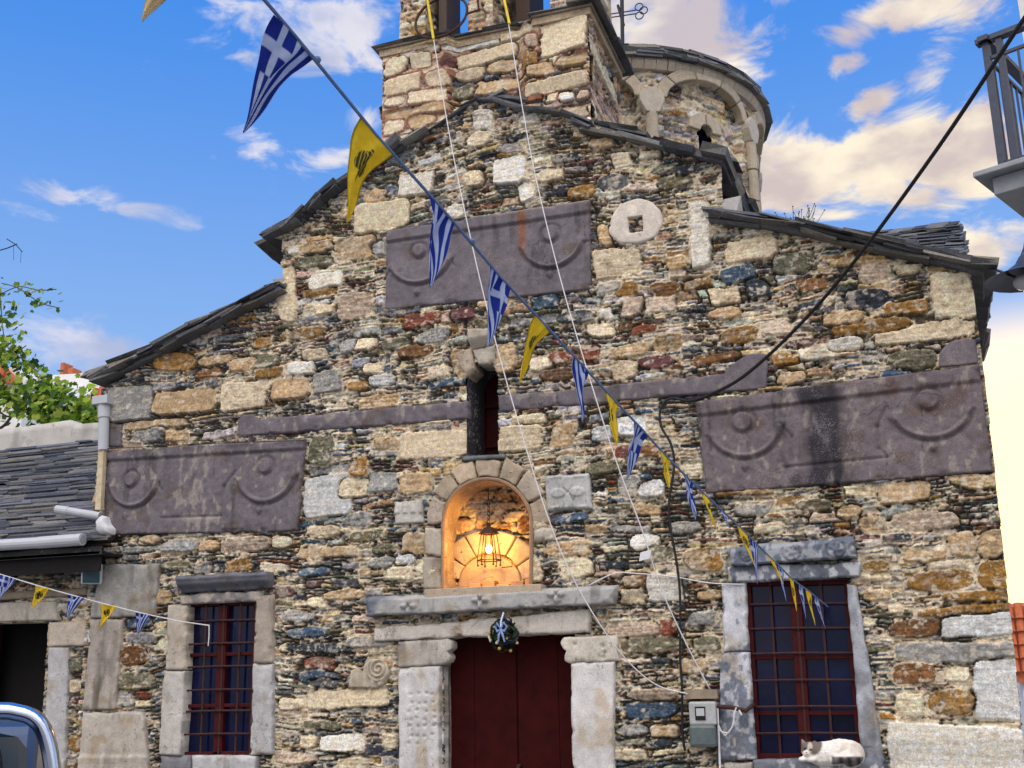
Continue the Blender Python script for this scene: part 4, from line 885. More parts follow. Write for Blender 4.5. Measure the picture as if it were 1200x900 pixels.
for (xa, xb, ya) in ((tx0-.07, k1+.02, YT-.065), (k1+.02, k2, YT+.02), (k2-.02, k3+.04, YT+.05), (k3+.02, tx1+.07, YT-.065)):
    x = xa
    while x < xb-.02:
        w = min(r_.uniform(.22, .45), xb-x); lg.box((x+w/2, ya+.3, TZ+.026+r_.uniform(-.002, .004)), ((w*.5, 0, 0), (0, .3, 0), (0, 0, .009)), slcol(r_), .06, r_); x += w
y = YT-.1
while y < YT+TD:
    w = r_.uniform(.25, .4); lg.box((tx1-.02, y+w/2, TZ+.040), ((.13, 0, 0), (0, w*.5, 0), (0, 0, .016)), slcol(r_), .06, r_); y += w
lg.build('ledge', M['slate'], tower)
def pier(x0, x1, y0, y1, z0, z1, seed):
    co_ = []; q_ = []; c_ = []; o_ = 0
    for kind in ('f', 'r', 'l'):
        if kind == 'f': U, V, H, ca, _ = masonry(x0, x1, z0, z1, .010, seed, (), 1.25, TP, .1, .6, (.40, .30, .22)); co = np.stack([U, y0-H, V], -1)
        else: U, V, H, ca, _ = masonry(y0, y1, z0, z1, .012, seed+1, (), 1.1, TP, .2, .6, (.40, .30, .22)); co = np.stack([(x1-.02+H) if kind == 'r' else (x0+.02-H), U, V], -1)
        q = grid_quads(*U.shape); q = q[:, ::-1] if kind == 'l' else q
        co_.append(co.reshape(-1, 3)); q_.append(q+o_); c_.append(ca.reshape(-1, 3)); o_ += co.shape[0]*co.shape[1]
    n = len(np.vstack(co_)); t = [(x0, y0, z1), (x1, y0, z1), (x1, y1, z1), (x0, y1, z1), (x0, y1, z0), (x1, y1, z0)]
    co_.append(np.array(t)); q_.append(np.array([[n, n+1, n+2, n+3], [n+3, n+2, n+5, n+4]])); c_.append(np.tile(COL['C'], (6, 1)))
    mesh_arrays('belfry_pier', np.vstack(co_), np.vstack(q_), np.vstack(c_), M['rubble'], tower)
PY = YT+.10; zb = TZ+.03
pier(P(469, 25, PY)[0], P(499, 25, PY)[0], PY, PY+.75, zb, zb+1.3, 51)
pier(P(549, 12, PY)[0], P(578, 12, PY)[0], PY, PY+.72, zb, zb+1.3, 53)
pier(P(645, 5, PY)[0], P(691, 5, PY)[0], PY, PY+.75, zb, zb+1.3, 55)
dk = MB(); dk.aabb((P(589, 5, PY+.3)[0]+.12, PY+.3, zb), (P(589, 5, PY+.3)[0]+.24, PY+.7, zb+1.2), (.085, .055, .042)); dk.aabb((P(513, 20, PY+.3)[0]+.06, PY+.18, zb), (P(513, 20, PY+.3)[0]+.13, PY+.5, zb+1.2), (.13, .10, .08)); dk.build('belfry_timber', M['attr'], tower)
tp = MB(); tp.aabb((tx0+.02, PY-.02, zb+1.29), (tx1-.02, PY+.8, zb+1.6), COL['C']); tp.build('belfry_top', M['block'], tower)
hp = MB(); hc = P(517, 20, -.02); pts = []
for i in range(40):
    a = 2*math.pi*i/40; pts.append(hc+np.array([math.cos(a)*.225, math.sin(a)*.06, math.sin(a)*.22]))
hp.tube(pts, .011, 6, closed=True); hp.tube([P(548, 16, -.02), P(560, 12, .10), P(563, 10, .18)], .010, 6); hp.tube([P(561, 12, .10), P(558, -20, .10)], .009, 6); hp.build('iron_hoop', M['iron'], tower)

# --- domed drum with blind arcade
AX = P(577, 116)[0]; YD = 3.9; RD = 1.64; DC = np.array([AX, YD])
ZE = P(735, 57, YD-RD-.02)[2]
def cyl(ph, r, z): return np.array([DC[0]+r*math.sin(ph), DC[1]-r*math.cos(ph), z])
PHC = math.atan2(-AX, YD+7.6); PH0 = PHC+math.radians(14.5); NB = 8; DP = 2*math.pi/NB; ZS = ZE-.47; RISE = .27
ub = 2*math.pi*RD; U, V, H, ca, _ = masonry(0, ub, ZE-2.2, ZE, .0135, 61, (), .9, [('T', 12), ('C', 12), ('G', 8), ('P', 10), ('V', 4), ('O', 5), ('R', 3), ('W', 4)], .45, .6)
phi = U/RD; lp = (phi-PH0) % DP; fx = (lp-DP/2)/(DP/2*.80); inside = (np.abs(fx) < 1) & (V < ZS+RISE*np.sqrt(np.clip(1-fx**2, 0, 1)))
H = H-.07*inside
win = (np.abs(lp-DP/2)*RD < .085) & (V < ZE-.72-.0) & (V > ZE-1.5)
wtop = (np.hypot((lp-DP/2)*RD, V-(ZE-.72)) < .085); win |= wtop
rr = RD+H; co = np.stack([DC[0]+rr*np.sin(phi), DC[1]-rr*np.cos(phi), V], -1).reshape(-1, 3)
drum = None
kp = ~win; fm = kp[:-1, :-1] & kp[1:, :-1] & kp[:-1, 1:] & kp[1:, 1:]
drum = mesh_arrays('dome_drum', co, grid_quads(U.shape[0], U.shape[1], fm), ca.reshape(-1, 3), M['rubble'], church)
for k in range(NB):
    dp = MB()
    ph = PH0+DP*(k+.5); c = cyl(ph, RD-.20, ZE-1.1); t = np.array([math.cos(ph), math.sin(ph), 0]); n = np.array([math.sin(ph), -math.cos(ph), 0])
    dp.box(c, (t*.12, n*.01, (0, 0, .52))); dp.build('pane', M['glass'], drum)
CR = (.50, .43, .32)
for k in range(NB):
    ph = PH0+DP*(k+.5); wrd = MB(); ar = MB()
    # drum window surround: two voussoir stones
    for a0, a1 in ((.12, 1.5), (1.64, 3.02)):
        pi_ = [(math.cos(a)*.088/RD, math.sin(a)*.088) for a in np.linspace(a0, a1, 5)]; po_ = [(math.cos(a)*.24/RD, math.sin(a)*.22) for a in np.linspace(a1, a0, 5)]
        wrd.prism([cyl(ph+a, RD-.12, ZE-.72+b) for a, b in pi_+po_], np.array([math.sin(ph), -math.cos(ph), 0])*.10, np.array(CR)*random.Random(k).uniform(.8, 1.1))
    n = 5
    for i in range(n):        # arch of separate stones
        ts = np.linspace(math.pi*(i+.02)/n, math.pi*(i+.98)/n, 6); pi_ = []; po_ = []
        for t in ts: pi_.append((math.cos(t)*DP/2*.80, math.sin(t)*RISE)); po_.append((math.cos(t)*DP/2*.98, math.sin(t)*(RISE+.13)))
        poly_ = pi_+po_[::-1]
        ar.prism([cyl(ph+a, RD-.05, ZS+b) for a, b in poly_], np.array([math.sin(ph), -math.cos(ph), 0])*.115, np.array(CR)*random.Random(k*9+i).uniform(.85, 1.15))
    wrd.build('window_arch', M['block'], drum, bevel=.01); ar.build('blind_arch', M['block'], drum, bevel=.012)
for k in range(NB):
    ph = PH0+DP*k; t = np.array([math.cos(ph), math.sin(ph), 0]); n = np.array([math.sin(ph), -math.cos(ph), 0])
    cl_ = MB(); z = ZS-.17; r0 = random.Random(k)
    while z > ZE-2.2:
        l = r0.uniform(.3, .5); cl_.tube([cyl(ph, RD+.035, z), cyl(ph, RD+.035, z-l+.012)], .058+r0.uniform(-.004, .004), 12, np.array(CR)*r0.uniform(.85, 1.1)); z -= l
    c = cyl(ph, RD+.035, ZS-.03)
    for d in (0,): 
        q = [(-.065, -.15), (.065, -.15), (.125, -.03), (.125, .04), (.05, .12), (-.05, .12), (-.125, .04), (-.125, -.03)]
        cl_.prism([c+t*a+np.array([0, 0, b])-n*.08 for a, b in q], n*.135, np.array((.56, .50, .40))*r0.uniform(.9, 1.05))
    cl_.build('colonnette', M['block'], drum, bevel=.008)
cn = MB(); r0 = random.Random(8); a = 0
while a < 2*math.pi:
    w = min(r0.uniform(.20, .36), 2*math.pi-a+.01); m = a+w/2; k = 5
    for i in range(k):
        a0 = a+w*(i+(.03 if i == 0 else 0))/k; a1 = a+w*(i+1-(.03 if i == k-1 else 0))/k
        cn.prism([cyl(a0, RD-.05, ZE-.17), cyl(a0, RD+.05, ZE-.165), cyl(a0, RD+.085, ZE-.10), cyl(a0, RD+.08, ZE-.055), cyl(a0, RD-.05, ZE-.05)], cyl(a1, RD, 0)-cyl(a0, RD, 0), np.array((.50, .43, .33))*r0.uniform(.9, 1.1))
    a += w
cn.build('cornice', M['block'], drum)
ev = MB()
for L in range(4):
    a = r0.uniform(0, .1); end = a+2*math.pi
    while a < end:
        w = r0.uniform(.10, .24); m = a+w/2; rad = RD+.135-L*.02+r0.uniform(-.015, .02); t = np.array([math.cos(m), math.sin(m), 0]); n = np.array([math.sin(m), -math.cos(m), 0])
        ev.box(cyl(m, rad-.2, ZE-.035+L*.038+r0.uniform(-.006, .006)), (t*rad*w*.52, n*.2+np.array((0, 0, -.02)), (0, 0, r0.uniform(.012, .02))), slcol(r0), .08, r0); a += w
for i in range(12):
    rad = (RD+.05)*(1-i/12.5); z = ZE+.10+.55*(1-(1-i/12.5)**2)**1; a = r0.uniform(0, .3); end = a+2*math.pi
    while a < end:
        w = min(.5, r0.uniform(.2, .4)/max(rad, .3)); m = a+w/2; t = np.array([math.cos(m), math.sin(m), 0]); n = np.array([math.sin(m), -math.cos(m), 0])
        ev.box(cyl(m, rad-.1, z), (t*rad*w*.53, n*.16+np.array((0, 0, -.05)), (0, 0, .015)), slcol(r0), .08, r0); a += w
ev.build('dome_roof', M['slate'], drum)
cr = MB(); cb0 = P(728, 48, YD-.3); zt = P(728, -60, YD-.3)
cr.tube([cb0-(0, 0, .5), zt], .022, 8); cr.tube([P(724, 6, YD-.3), P(731, 30, YD-.3)], .016, 6); arm0 = P(722, 18, YD-.3); arm1 = P(745, 14, YD-.3)
for dz_ in (-.022, .022): cr.tube([arm0-(.25, 0, -dz_-.02), arm1+(0, 0, dz_)], .007, 6)
for (dx, dz_) in ((.05, .055), (.10, .0), (.05, -.055)):
    c = arm1+np.array([dx-.01, 0, dz_]); cr.tube([c+np.array([math.cos(a)*.045, 0, math.sin(a)*.045]) for a in np.linspace(0, 2*math.pi, 14, endpoint=False)], .007, 5, closed=True)
cro = cr.build('cross', M['blackiron'], drum)

# ================================================================== the neighbour's house on the left
house = empty('stone_house', (P(20, 900)[0], .3, 0)); tag(house, 'low stone house with a thin-slated roof, white gutter and dark doorway beside the church', 'house')
YH = .03; HZ = P(50, 640, YH)[2]
hx0 = P(-130, 800)[0]; hx1 = P(103, 800)[0]
HSP = """57 102 728 758 C;80 96 860 881 O;78 100 770 790 V;82 100 795 812 C;80 100 815 826 M;28 48 660 672 R;5 25 664 676 V"""
U, V, H, ca, _ = masonry(hx0, hx1, 0, HZ+.1, .0085, 91, px_specials(HSP, YH), 1.0)
hd = [P(-60, 1000, YH)[[0, 2]], P(-60, 731, YH)[[0, 2]], P(58, 731, YH)[[0, 2]], P(50, 900, YH)[[0, 2]]]; hd = [(hd[0][0], 0), tuple(hd[1]), tuple(hd[2]), (hd[3][0], 0)]
wallsheet('house_wall', U, V, H, ca, YH, ~inpoly(U, V, hd), house, M['rubble'])
bx = MB(); bx.aabb((hx0-1.5, 3.3, 0), (hx1-.02, 3.4, HZ+.6), COL['G']); bx.aabb((hx0-1.5, YH+.05, 0), (hx0-.0, 3.4, HZ), COL['G']); bx.build('house_wall', M['rubble'], house)
panel('jamb', [(56, 729), (103, 728), (102, 757), (56, 758)], YH-.045, .10, M['block'], house, (.50, .44, .36), .01, .012, .005, .006, None, None, 81)
panel('jamb', [(56, 759), (80, 759), (74, 940), (47, 940)], YH-.045, .3, M['block'], house, (.47, .47, .47), .01, .012, .005, .006, None, None, 82)
panel('lintel', [(-60, 708), (63, 704), (67, 727), (-60, 731)], YH-.045, .3, M['block'], house, (.42, .39, .33), .01, .012, .005, .006, None, None, 83)
panel('wall_beam', [(-60, 697), (101, 689), (101, 697), (-60, 706)], YH-.05, .2, M['wood'], house, (.3, .24, .17), .012, .008, .002, .004)
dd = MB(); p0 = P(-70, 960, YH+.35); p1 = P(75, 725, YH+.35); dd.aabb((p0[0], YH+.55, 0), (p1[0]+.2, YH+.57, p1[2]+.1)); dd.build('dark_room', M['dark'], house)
dd = MB(); dd.aabb((P(-65, 900, YH+.4)[0], YH+.38, 0), (P(-14, 900, YH+.4)[0], YH+.42, P(10, 728, YH+.4)[2])); dd.build('door', M['redwood'], house, bevel=.004)
YE = -.28; e0 = P(-160, 634, YE); e1 = P(121, 624, YE); e0[2] = e1[2] = (P(50, 636, YE)[2])
YRG = 1.7; r1 = P(119, 521, YRG); r0_ = P(-160, 530, YRG); r0_[2] = r1[2] = P(60, 523, YRG)[2]
hr = MB(); slates(hr, e0, e1, r1, r0_, 33, 31, (.12, .6), (.016, .034), 1.9, .42, (.12, .24))
sh = np.array((0, 0, .06)); hr.add([e0-sh, e1-sh, r1-sh, r0_-sh, e0-sh*2, e1-sh*2, r1-sh*2, r0_-sh*2], [(0, 1, 2, 3), (7, 6, 5, 4), (0, 4, 5, 1), (1, 5, 6, 2)], (.05, .05, .05))
hr.add([r0_-sh, r1-sh, (r1[0], 3.5, r1[2]-1.0), (r0_[0], 3.5, r0_[2]-1.0)], [(0, 1, 2, 3)], (.08, .08, .08))
hro = hr.build('roof', M['slate'], house)
fb = MB(); fb.aabb((e0[0], YE+.05, e0[2]-.24), (e1[0]-.05, YE+.07, e0[2]-.11)); fb.aabb((e0[0], YE+.0, e0[2]-.115), (e1[0]-.02, YH+.1, e0[2]-.095))
fbo = fb.build('eave_board', M['dark'], hro)
for i in range(12):
    x = e1[0]-.2-i*.45; q = MB(); q.aabb((x-.04, YE+.08, e0[2]-.22), (x+.04, YH+.02, e0[2]-.12)); q.build('rafter', M['dark'], hro)
gt = MB(); g0 = P(-160, 648, YE-.09); g1 = P(97, 632, YE-.09); pp = [g0, P(48, 636, YE-.09), g1]
gt.tube([g0, P(47, 636, YE-.09)], .044, 14); gt.tube([P(46, 636, YE-.09), g1], .047, 14); go_ = gt.build('gutter', M['pvc'], hro, smooth=False)
ge = MB(); d = (g1-pp[1])/np.linalg.norm(g1-pp[1]); ge.tube([g1-d*.002, g1+d*.006], .034, 12); ge.build('gutter_end', M['zinc'], go_)
# downpipe at the church corner
dpo = MB(); dpo.tube([P(122, 487, -.07), P(121, 528, -.07)], .042, 14); dpo.tube([P(122, 473, -.07), P(122, 490, -.07)], .050, 14); tpz = P(122, 473, -.07); dpo.box(P(122, 470, -.07), ((.075, 0, 0), (0, .06, 0), (0, 0, .035)), jit=0)
pip = dpo.build('downpipe', M['pvc'], None, bevel=.004); tag(pip, 'white downpipe with a square hopper at the church\'s left corner', 'downpipe')
q = MB(); q.box((P(118.5, 562, -.07)), (tuple((P(121, 527, -.07)-P(117, 598, -.07))/2), (.026, 0, 0), (0, .022, 0))); q.build('pipe_board', M['board'], pip)
q = MB(); q.tube([P(66, 597, -.16), P(80, 599, -.14)], .036, 14); q.tube([P(80, 599, -.14), P(117, 605, -.08)], .033, 14); q.build('elbow_pipe', M['pvc'], pip)
blob('cement_patch', [(111, 610), (117, 603), (122, 606), (124, 613), (129, 620), (128, 626), (118, 627), (112, 623)], -.31, .07, M['cement'], pip, (.7, .7, .7), .03, .02, .01, True, seed=3)

# ================================================================== lantern in the niche
lan = empty('lantern', P(572, 605, .12)); tag(lan, 'lit iron lantern hanging inside the arched niche over the door', 'lantern')
LC = P(573, 645, .07); lt = P(571, 575, .07)
b = MB()
for i in range(6):
    z = LC[2]+.17+i*.032; b.tube([(LC[0]+math.cos(a)*(.010 if i % 2 else .003), LC[1]+math.cos(a)*(.003 if i % 2 else .010), z+math.sin(a)*.02) for a in np.linspace(0, 6.28, 9)[:-1]], .0028, 5, closed=True)
b.tube([(LC[0], LC[1], LC[2]+.36), (LC[0], LC[1], LC[2]+.43)], .004, 6); b.build('chain', M['iron'], lan)
b = MB(); top = LC[2]+.115; bot = LC[2]-.07; rt_, rb_ = .085, .058
for i in range(6):
    a = math.pi/3*i+.2; a2 = a+math.pi/3; p = lambda r, an, z: np.array([LC[0]+r*math.cos(an), LC[1]+r*math.sin(an), z])
    b.tube([p(.055, a, top), p(rt_, a, bot)], .0045, 5); b.tube([p(.055, a, top), p(.055, a2, top)], .0045, 5); b.tube([p(rt_, a, bot), p(rt_, a2, bot)], .005, 5)
    b.tube([p(.06, a, top+.005), p(.03, a, top+.045)], .005, 5); b.ball(p(rt_-.005, a, bot-.035), .009, 6); b.tube([p(rt_, a, bot), p(rt_-.005, a, bot-.035)], .004, 5)
b.add([p(.06, math.pi/3*i+.2, top+.004) for i in range(6)]+[p(.024, math.pi/3*i+.2, top+.048) for i in range(6)], [(i, (i+1) % 6, 6+(i+1) % 6, 6+i) for i in range(6)]+[(6, 7, 8, 9, 10, 11)])
b.add([p(.078, math.pi/3*i+.2, top+.002) for i in range(6)]+[p(.03, math.pi/3*i+.2, top+.05) for i in range(6)], [(i, (i+1) % 6, 6+(i+1) % 6, 6+i) for i in range(6)]); b.tube([p(0, 0, top+.04), p(0, 0, top+.075)], .016, 8); b.build('lantern_frame', M['iron'], lan)
b = MB(); b.ball(LC+np.array([0, 0, .01]), (.022, .022, .030), 12); b.build('bulb', M['bulb'], lan)
b = MB(); q0 = P(600, 657, .10); b.tube([LC+(0, 0, -.035), P(580, 650, .08), P(592, 651, .09), q0, P(600, 664, .11), P(588, 665, .11)], .004, 5); b.build('bracket', M['iron'], lan)
ll = bpy.data.lights.new('lantern_light', 'POINT'); ll.energy = 11; ll.color = (1, .43, .05); ll.shadow_soft_size = .03
lo = bpy.data.objects.new('lantern_light', ll); C.objects.link(lo); lo.parent = lan; lo.location = Vector(LC+np.array([0, -.03, .015]))-lan.location

# ================================================================== bunting
BLU = np.array((.020, .045, .34)); WHI = np.array((.52, .60, .76)); YEL = np.array((.80, .61, .04)); BLK = np.array((.075, .075, .03))
def greek(a, b, flip):
    a = 1-a if flip else a
    st = (np.floor(a*9).astype(int) % 2 == 1)
    ina = a < .556; inb = b < .46
    canton = ina & inb; cross = canton & ((np.abs(a-.278) < .062) | (np.abs(b-.21) < .055))
    w = np.where(canton, cross, st)
    return np.where(w[..., None], WHI, BLU)
def eagle_mask(x, y):
    """two-headed eagle, wings spread: x across, y down, both about -1..1"""
    ax = np.abs(x)
    m = (ax/.26)**2+((y-.05)/.55)**2 < 1
    m |= ((ax-.20)/.16)**2+((y+.72)/.16)**2 < 1
    m |= (ax > .30) & (ax < .46) & (np.abs(y+.70) < .06)
    m |= (ax > .12) & (ax < .26) & (y > -.75) & (y < -.25)
    wing = ((ax-.58)/.42)**2+((y+.02)/.62)**2 < 1
    m |= wing & (np.sin(ax*26+y*5) > -.8) & (ax > .28)
    m |= (ax < .34*(y-.2)/.7) & (y > .4) & (y < .95)
    m |= (np.abs(ax-.36) < .07) & (y > .45) & (y < .80)
    m |= (ax < .16) & (y > -1.05) & (y < -.88)
    return m
def yellow(a, b, flip):
    c = np.broadcast_to(YEL, a.shape+(3,)).copy()
    x = (a-.5)*(1-b)/.20; y = (b-.36)/.17; m = eagle_mask(x, y); c[m] = BLK; return c
def pennant(A, B, T, kind, flip, label, group, n=64, fold=.012, seed=0, base=None):
    A, B, T = [np.array(p, float) for p in (A, B, T)]
    a, bb_ = np.meshgrid(np.linspace(0, 1, n), np.linspace(0, 1, n)); e = bb_*.985
    top = A+(B-A)*a[..., None]; pos = top*(1-e)[..., None]+T*e[..., None]
    nrm = np.cross(B-A, T-A); nrm /= np.linalg.norm(nrm); L = np.linalg.norm(T-A)
    r = random.Random(seed); ph = r.uniform(0, 6)
    w = fold*(1.5*np.sin(a*6+ph+bb_*3.5)*(1-e)**.7*np.clip(bb_*4, 0, 1)+2.2*np.sin(bb_*3.6+ph*.3)*bb_*(1-bb_*.6)+.5*np.sin(a*15+bb_*9+ph)*(1-e)*np.clip(bb_*5, 0, 1))
    pos = pos+nrm*w[..., None]*L/.24
    side = (B-A)/np.linalg.norm(B-A); pos = pos+side*(np.sin(bb_*math.pi)*.02*r.uniform(-.7, .7))[..., None]*L/.24
    if kind == 'greek': c = greek(a, bb_, flip)
    elif kind == 'yellow': c = yellow(a, bb_, flip)
    else: c = np.broadcast_to(np.array((.62, .50, .28)), a.shape+(3,)).copy()
    hem = ((a < .03) | (a > .97)) & (kind != 'greek'); c = np.where(hem[..., None], c*.55, c)
    o = mesh_arrays('pennant', pos.reshape(-1, 3)-np.array(A), grid_quads(n, n), c.reshape(-1, 3), M['cloth'], None, True); o.location = tuple(A)
    sd = o.modifiers.new('thickness', 'SOLIDIFY'); sd.thickness = .0012; sd.offset = 0
    tag(o, label, 'pennant', group); return o
SA = P(310, 0, -5.5); SB = P(970, 711, -.07)
_t = np.linspace(-.25, 1.02, 6000); _ln = SA+(SB-SA)*_t[:, None]; _q = (RM @ (_ln-CAM).T).T; _px = _q[:, 0]/_q[:, 2]*F+600
def ystr(px): return _ln[np.argmin(np.abs(_px-px)), 1]
def on(px, py): return P(px, py, ystr(px))
BG1 = 'pennants on the string running from upper left to the right window'
FL = [('greek', 321, 17, 370, 67, 281, 156, 0, 'largest blue and white striped pennant with a cross, hanging against the open sky'),
      ('yellow', 423, 137, 460, 182, 403, 262, 0, 'largest yellow pennant with a dark double eagle, hanging over the left nave eave'),
      ('greek', 503, 228, 533, 262, 500, 338, 0, 'blue and white pennant with its cross at left, in front of the upper relief slab'),
      ('greek', 573, 310, 598, 338, 568, 408, 1, 'blue and white pennant hanging just above the slit window'),
      ('yellow', 627, 370, 646, 388, 606, 448, 0, 'yellow eagle pennant swung to the left, just right of the slit window\'s head'),
      ('greek', 672, 418, 690, 436, 680, 495, 1, 'narrow blue and white pennant crossing the purple beam right of the slit window'),
      ('yellow', 710, 460, 725, 474, 720, 522, 0, 'small yellow eagle pennant just below the purple beam, between two blue ones'),
      ('greek', 743, 493, 758, 510, 732, 562, 1, 'small blue and white pennant leaning left, beside the black cable\'s upper bend'),
      ('yellow', 773, 527, 786, 541, 782, 573, 0, 'small yellow eagle pennant hanging over the black cable'),
      ('greek', 801, 555, 812, 567, 813, 610, 1, 'thin blue and white pennant right of the black cable, under the large slab\'s left edge'),
      ('yellow', 823, 575, 832, 588, 838, 621, 0, 'thin yellow pennant at the bottom left corner of the large purple slab'),
      ('greek', 843, 594, 851, 605, 857, 623, 0, 'short blue pennant above the left end of the right window\'s hood'),
      ('yellow', 863, 613, 876, 628, 885, 667, 0, 'twisted yellow pennant over the left end of the right window\'s hood'),
      ('greek', 879, 631, 889, 640, 887, 685, 0, 'edge-on blue pennant crossing the hood, right of the twisted yellow one'),
      ('yellow', 898, 649, 908, 659, 917, 685, 0, 'edge-on yellow pennant crossing the middle of the right window\'s lintel'),
      ('greek', 910, 661, 918, 668, 921, 706, 0, 'edge-on blue pennant crossing the lintel, hanging into the window\'s top'),
      ('yellow', 924, 675, 930, 681, 933, 717, 0, 'edge-on yellow pennant in front of the right window, highest of its last four'),
      ('greek', 935, 684, 941, 689, 944, 726, 0, 'edge-on blue pennant in front of the right window, between the two last yellow ones'),
      ('yellow', 944, 690, 951, 696, 955, 734, 0, 'lowest yellow pennant, edge-on in front of the right window'),
      ('greek', 953, 697, 960, 704, 967, 738, 0, 'lowest blue pennant at the very end of the string by the right window')]
for i, (k, x0, y0, x1, y1, tx, ty, fl, lab_) in enumerate(FL):
    A = on(x0, y0); B = on(x1, y1); ym = ystr((x0+x1)/2); n = 72 if i < 5 else 44
    if i >= 11: B = A+(B-A)*1.0
    pennant(A, B, P(tx, ty, ym), k, fl, lab_, BG1, n, .012 if i < 11 else .004, i+3)
st = MB(); pts = [on(260, -52), on(310, 0)]+[on((f[1]+f[3])/2, (f[2]+f[4])/2-.5) for f in FL]+[SB]
o_ = []
for a, b in zip(pts[:-1], pts[1:]): o_ += [a+(b-a)*t for t in (0, .5)]
st.tube(o_+[pts[-1]], .0048, 6); so_ = st.build('bunting_string', M['blueband']); tag(so_, 'blue tape string of pennants sloping down across the church front', 'bunting string')
kn = MB(); p = P(553, 283, ystr(553)); kn.ball(p, (.012, .012, .010), 8); kn.build('knot', M['blueband'], so_); kn = MB(); p = on(372, 70); kn.ball(p, .010, 8); kn.build('knot', M['blueband'], so_)
# the pennant whose tip hangs into the top of the picture, on a string out of view
A = P(181, -32, -5.3); B = P(222, -24, -5.25); o = pennant(A, B, P(166, 27, -5.3), 'cream', 0, 'pale cream pennant whose tip hangs into the top left of the sky', None, 40, .01, 31)
s2 = MB(); s2.tube([P(100, -60, -5.4), A, B, P(330, -10, -5.2), P(420, -30, -5.1)], .004, 6); tag(s2.build('bunting_string', M['blueband']), 'string above the top left edge carrying the pale cream pennant', 'bunting string')
# low bunting on the left
BG2 = 'small pennants on the low string at left'
s3p = [P(-60, 655, -.9), P(0, 673, -.75), P(50, 688, -.62), P(90, 699, -.5), P(127, 709, -.4), P(168, 719, -.3), P(210, 728, -.2), P(245, 733, -.12)]
s3 = MB(); s3.tube(s3p, .0045, 6); s3.tube([P(245, 732, -.12), P(245, 745, -.12), P(244, 757, -.12)], .004, 6); tag(s3.build('bunting_string', M['cord']), 'white string with small pennants tied to the left window\'s grille', 'bunting string')
for i, (k, x0, y0, x1, y1, tx, ty, y, lab_) in enumerate([('greek', 0, 673, 19, 679, 0, 704, -.75, 'small blue and white pennant at the left edge, in front of the house eave'),
      ('yellow', 41, 685, 58, 690, 37, 715, -.62, 'small yellow pennant in front of the stone house\'s lintel'), ('greek', 79, 696, 99, 701, 80, 726, -.5, 'small blue and white pennant between the low string\'s two yellow ones'),
      ('yellow', 118, 706, 136, 711, 118, 736, -.4, 'small yellow pennant in front of the grey corner slab'), ('greek', 159, 717, 176, 721, 162, 746, -.3, 'small blue and white pennant between corner slab and left window')]):
    pennant(P(x0, y0, y), P(x1, y1, y), P(tx, ty, y), k, 0, lab_, BG2, 40, .012, 50+i)

# ================================================================== ropes and cables
def rope(name, pts, r, mat, label, cat, yel=None):
    dense = []; pts = [np.array(p, float) for p in pts]
    for i in range(len(pts)-1):
        p0 = pts[max(i-1, 0)]; p1 = pts[i]; p2 = pts[i+1]; p3 = pts[min(i+2, len(pts)-1)]
        for t in np.linspace(0, 1, 7)[:-1]: dense.append(.5*((2*p1)+(-p0+p2)*t+(2*p0-5*p1+4*p2-p3)*t*t+(-p0+3*p1-3*p2+p3)*t**3))
    dense.append(pts[-1]); m = MB(); m.tube(dense, r, 6); o = m.build(name, mat, smooth=True); tag(o, label, cat); return o
bellrope = rope('bell_rope', [P(498, -60, -.02), P(501, 0, -.04), P(508, 45, -.12), P(528, 165, -.28), P(555, 295, -.42), P(582, 405, -.5), P(612, 510, -.5), P(640, 600, -.5), P(668, 670, -.45), P(700, 727, -.38), P(735, 774, -.28), P(770, 803, -.18), P(806, 813, -.12)], .0042, M['cord'], 'left of two white bell ropes, sagging to the meter box', 'bell rope')
b = MB(); b.tube([P(498, -60, -.02), P(501, 0, -.05), P(508, 46, -.125)], .011, 7); b.build('yellow_rope_end', M['yrope'], bellrope)
bellrope2 = rope('bell_rope', [P(588, -60, -.02), P(591, 0, -.04), P(596, 28, -.12), P(622, 180, -.28), P(655, 320, -.40), P(690, 440, -.45), P(722, 540, -.42), P(752, 620, -.36), P(775, 690, -.30), P(803, 752, -.22), P(832, 808, -.14)], .0042, M['cord'], 'right of two white bell ropes, falling straight to the meter box', 'bell rope')
b = MB(); b.tube([P(588, -60, -.02), P(591, 0, -.05), P(597, 28, -.125)], .011, 7); b.build('yellow_rope_end', M['yrope'], bellrope2)
b = MB(); b.box(P(757, 651, -.37), ((.035, 0, .01), (0, .004, 0), (.006, 0, .028)), jit=.3); b.build('cloth_tag', M['cord'], bellrope2)
rope('overhead_cable', [P(1290, -110, -3.0), P(1200, 22, -2.6), P(1100, 172, -2.05), P(1000, 308, -1.4), P(930, 388, -.9), P(870, 442, -.45), P(826, 465, -.16), P(806, 470, -.08)], .0115, M['cable'], 'thick black overhead cable sagging from the upper right to the wall', 'cable')
wc = rope('wall_cable', [P(806, 470, -.08), P(785, 467, -.06), P(774, 480, -.06), P(775, 500, -.06), P(786, 520, -.06), P(790, 545, -.06), P(784, 590, -.06), P(786, 620, -.06), P(793, 660, -.06), P(797, 700, -.06), P(797, 770, -.06), P(799, 800, -.06), P(800, 860, -.06), P(803, 880, -.06)], .0085, M['cable'], 'black cable running down the wall to the grey meter box', 'cable')
rope('wall_wire', [P(690, 686, -.07), P(720, 672, -.06), P(745, 672, -.06), P(790, 676, -.06), P(830, 683, -.06), P(872, 685, -.06)], .004, M['cord'], 'thin white wire between the door hood and the right window', 'wire')
rope('wall_wire', [P(124, 526, -.07), P(240, 520, -.075), P(357, 516, -.07)], .003, M['cable'], 'thin dark wire along the top of the left relief slab', 'wire')

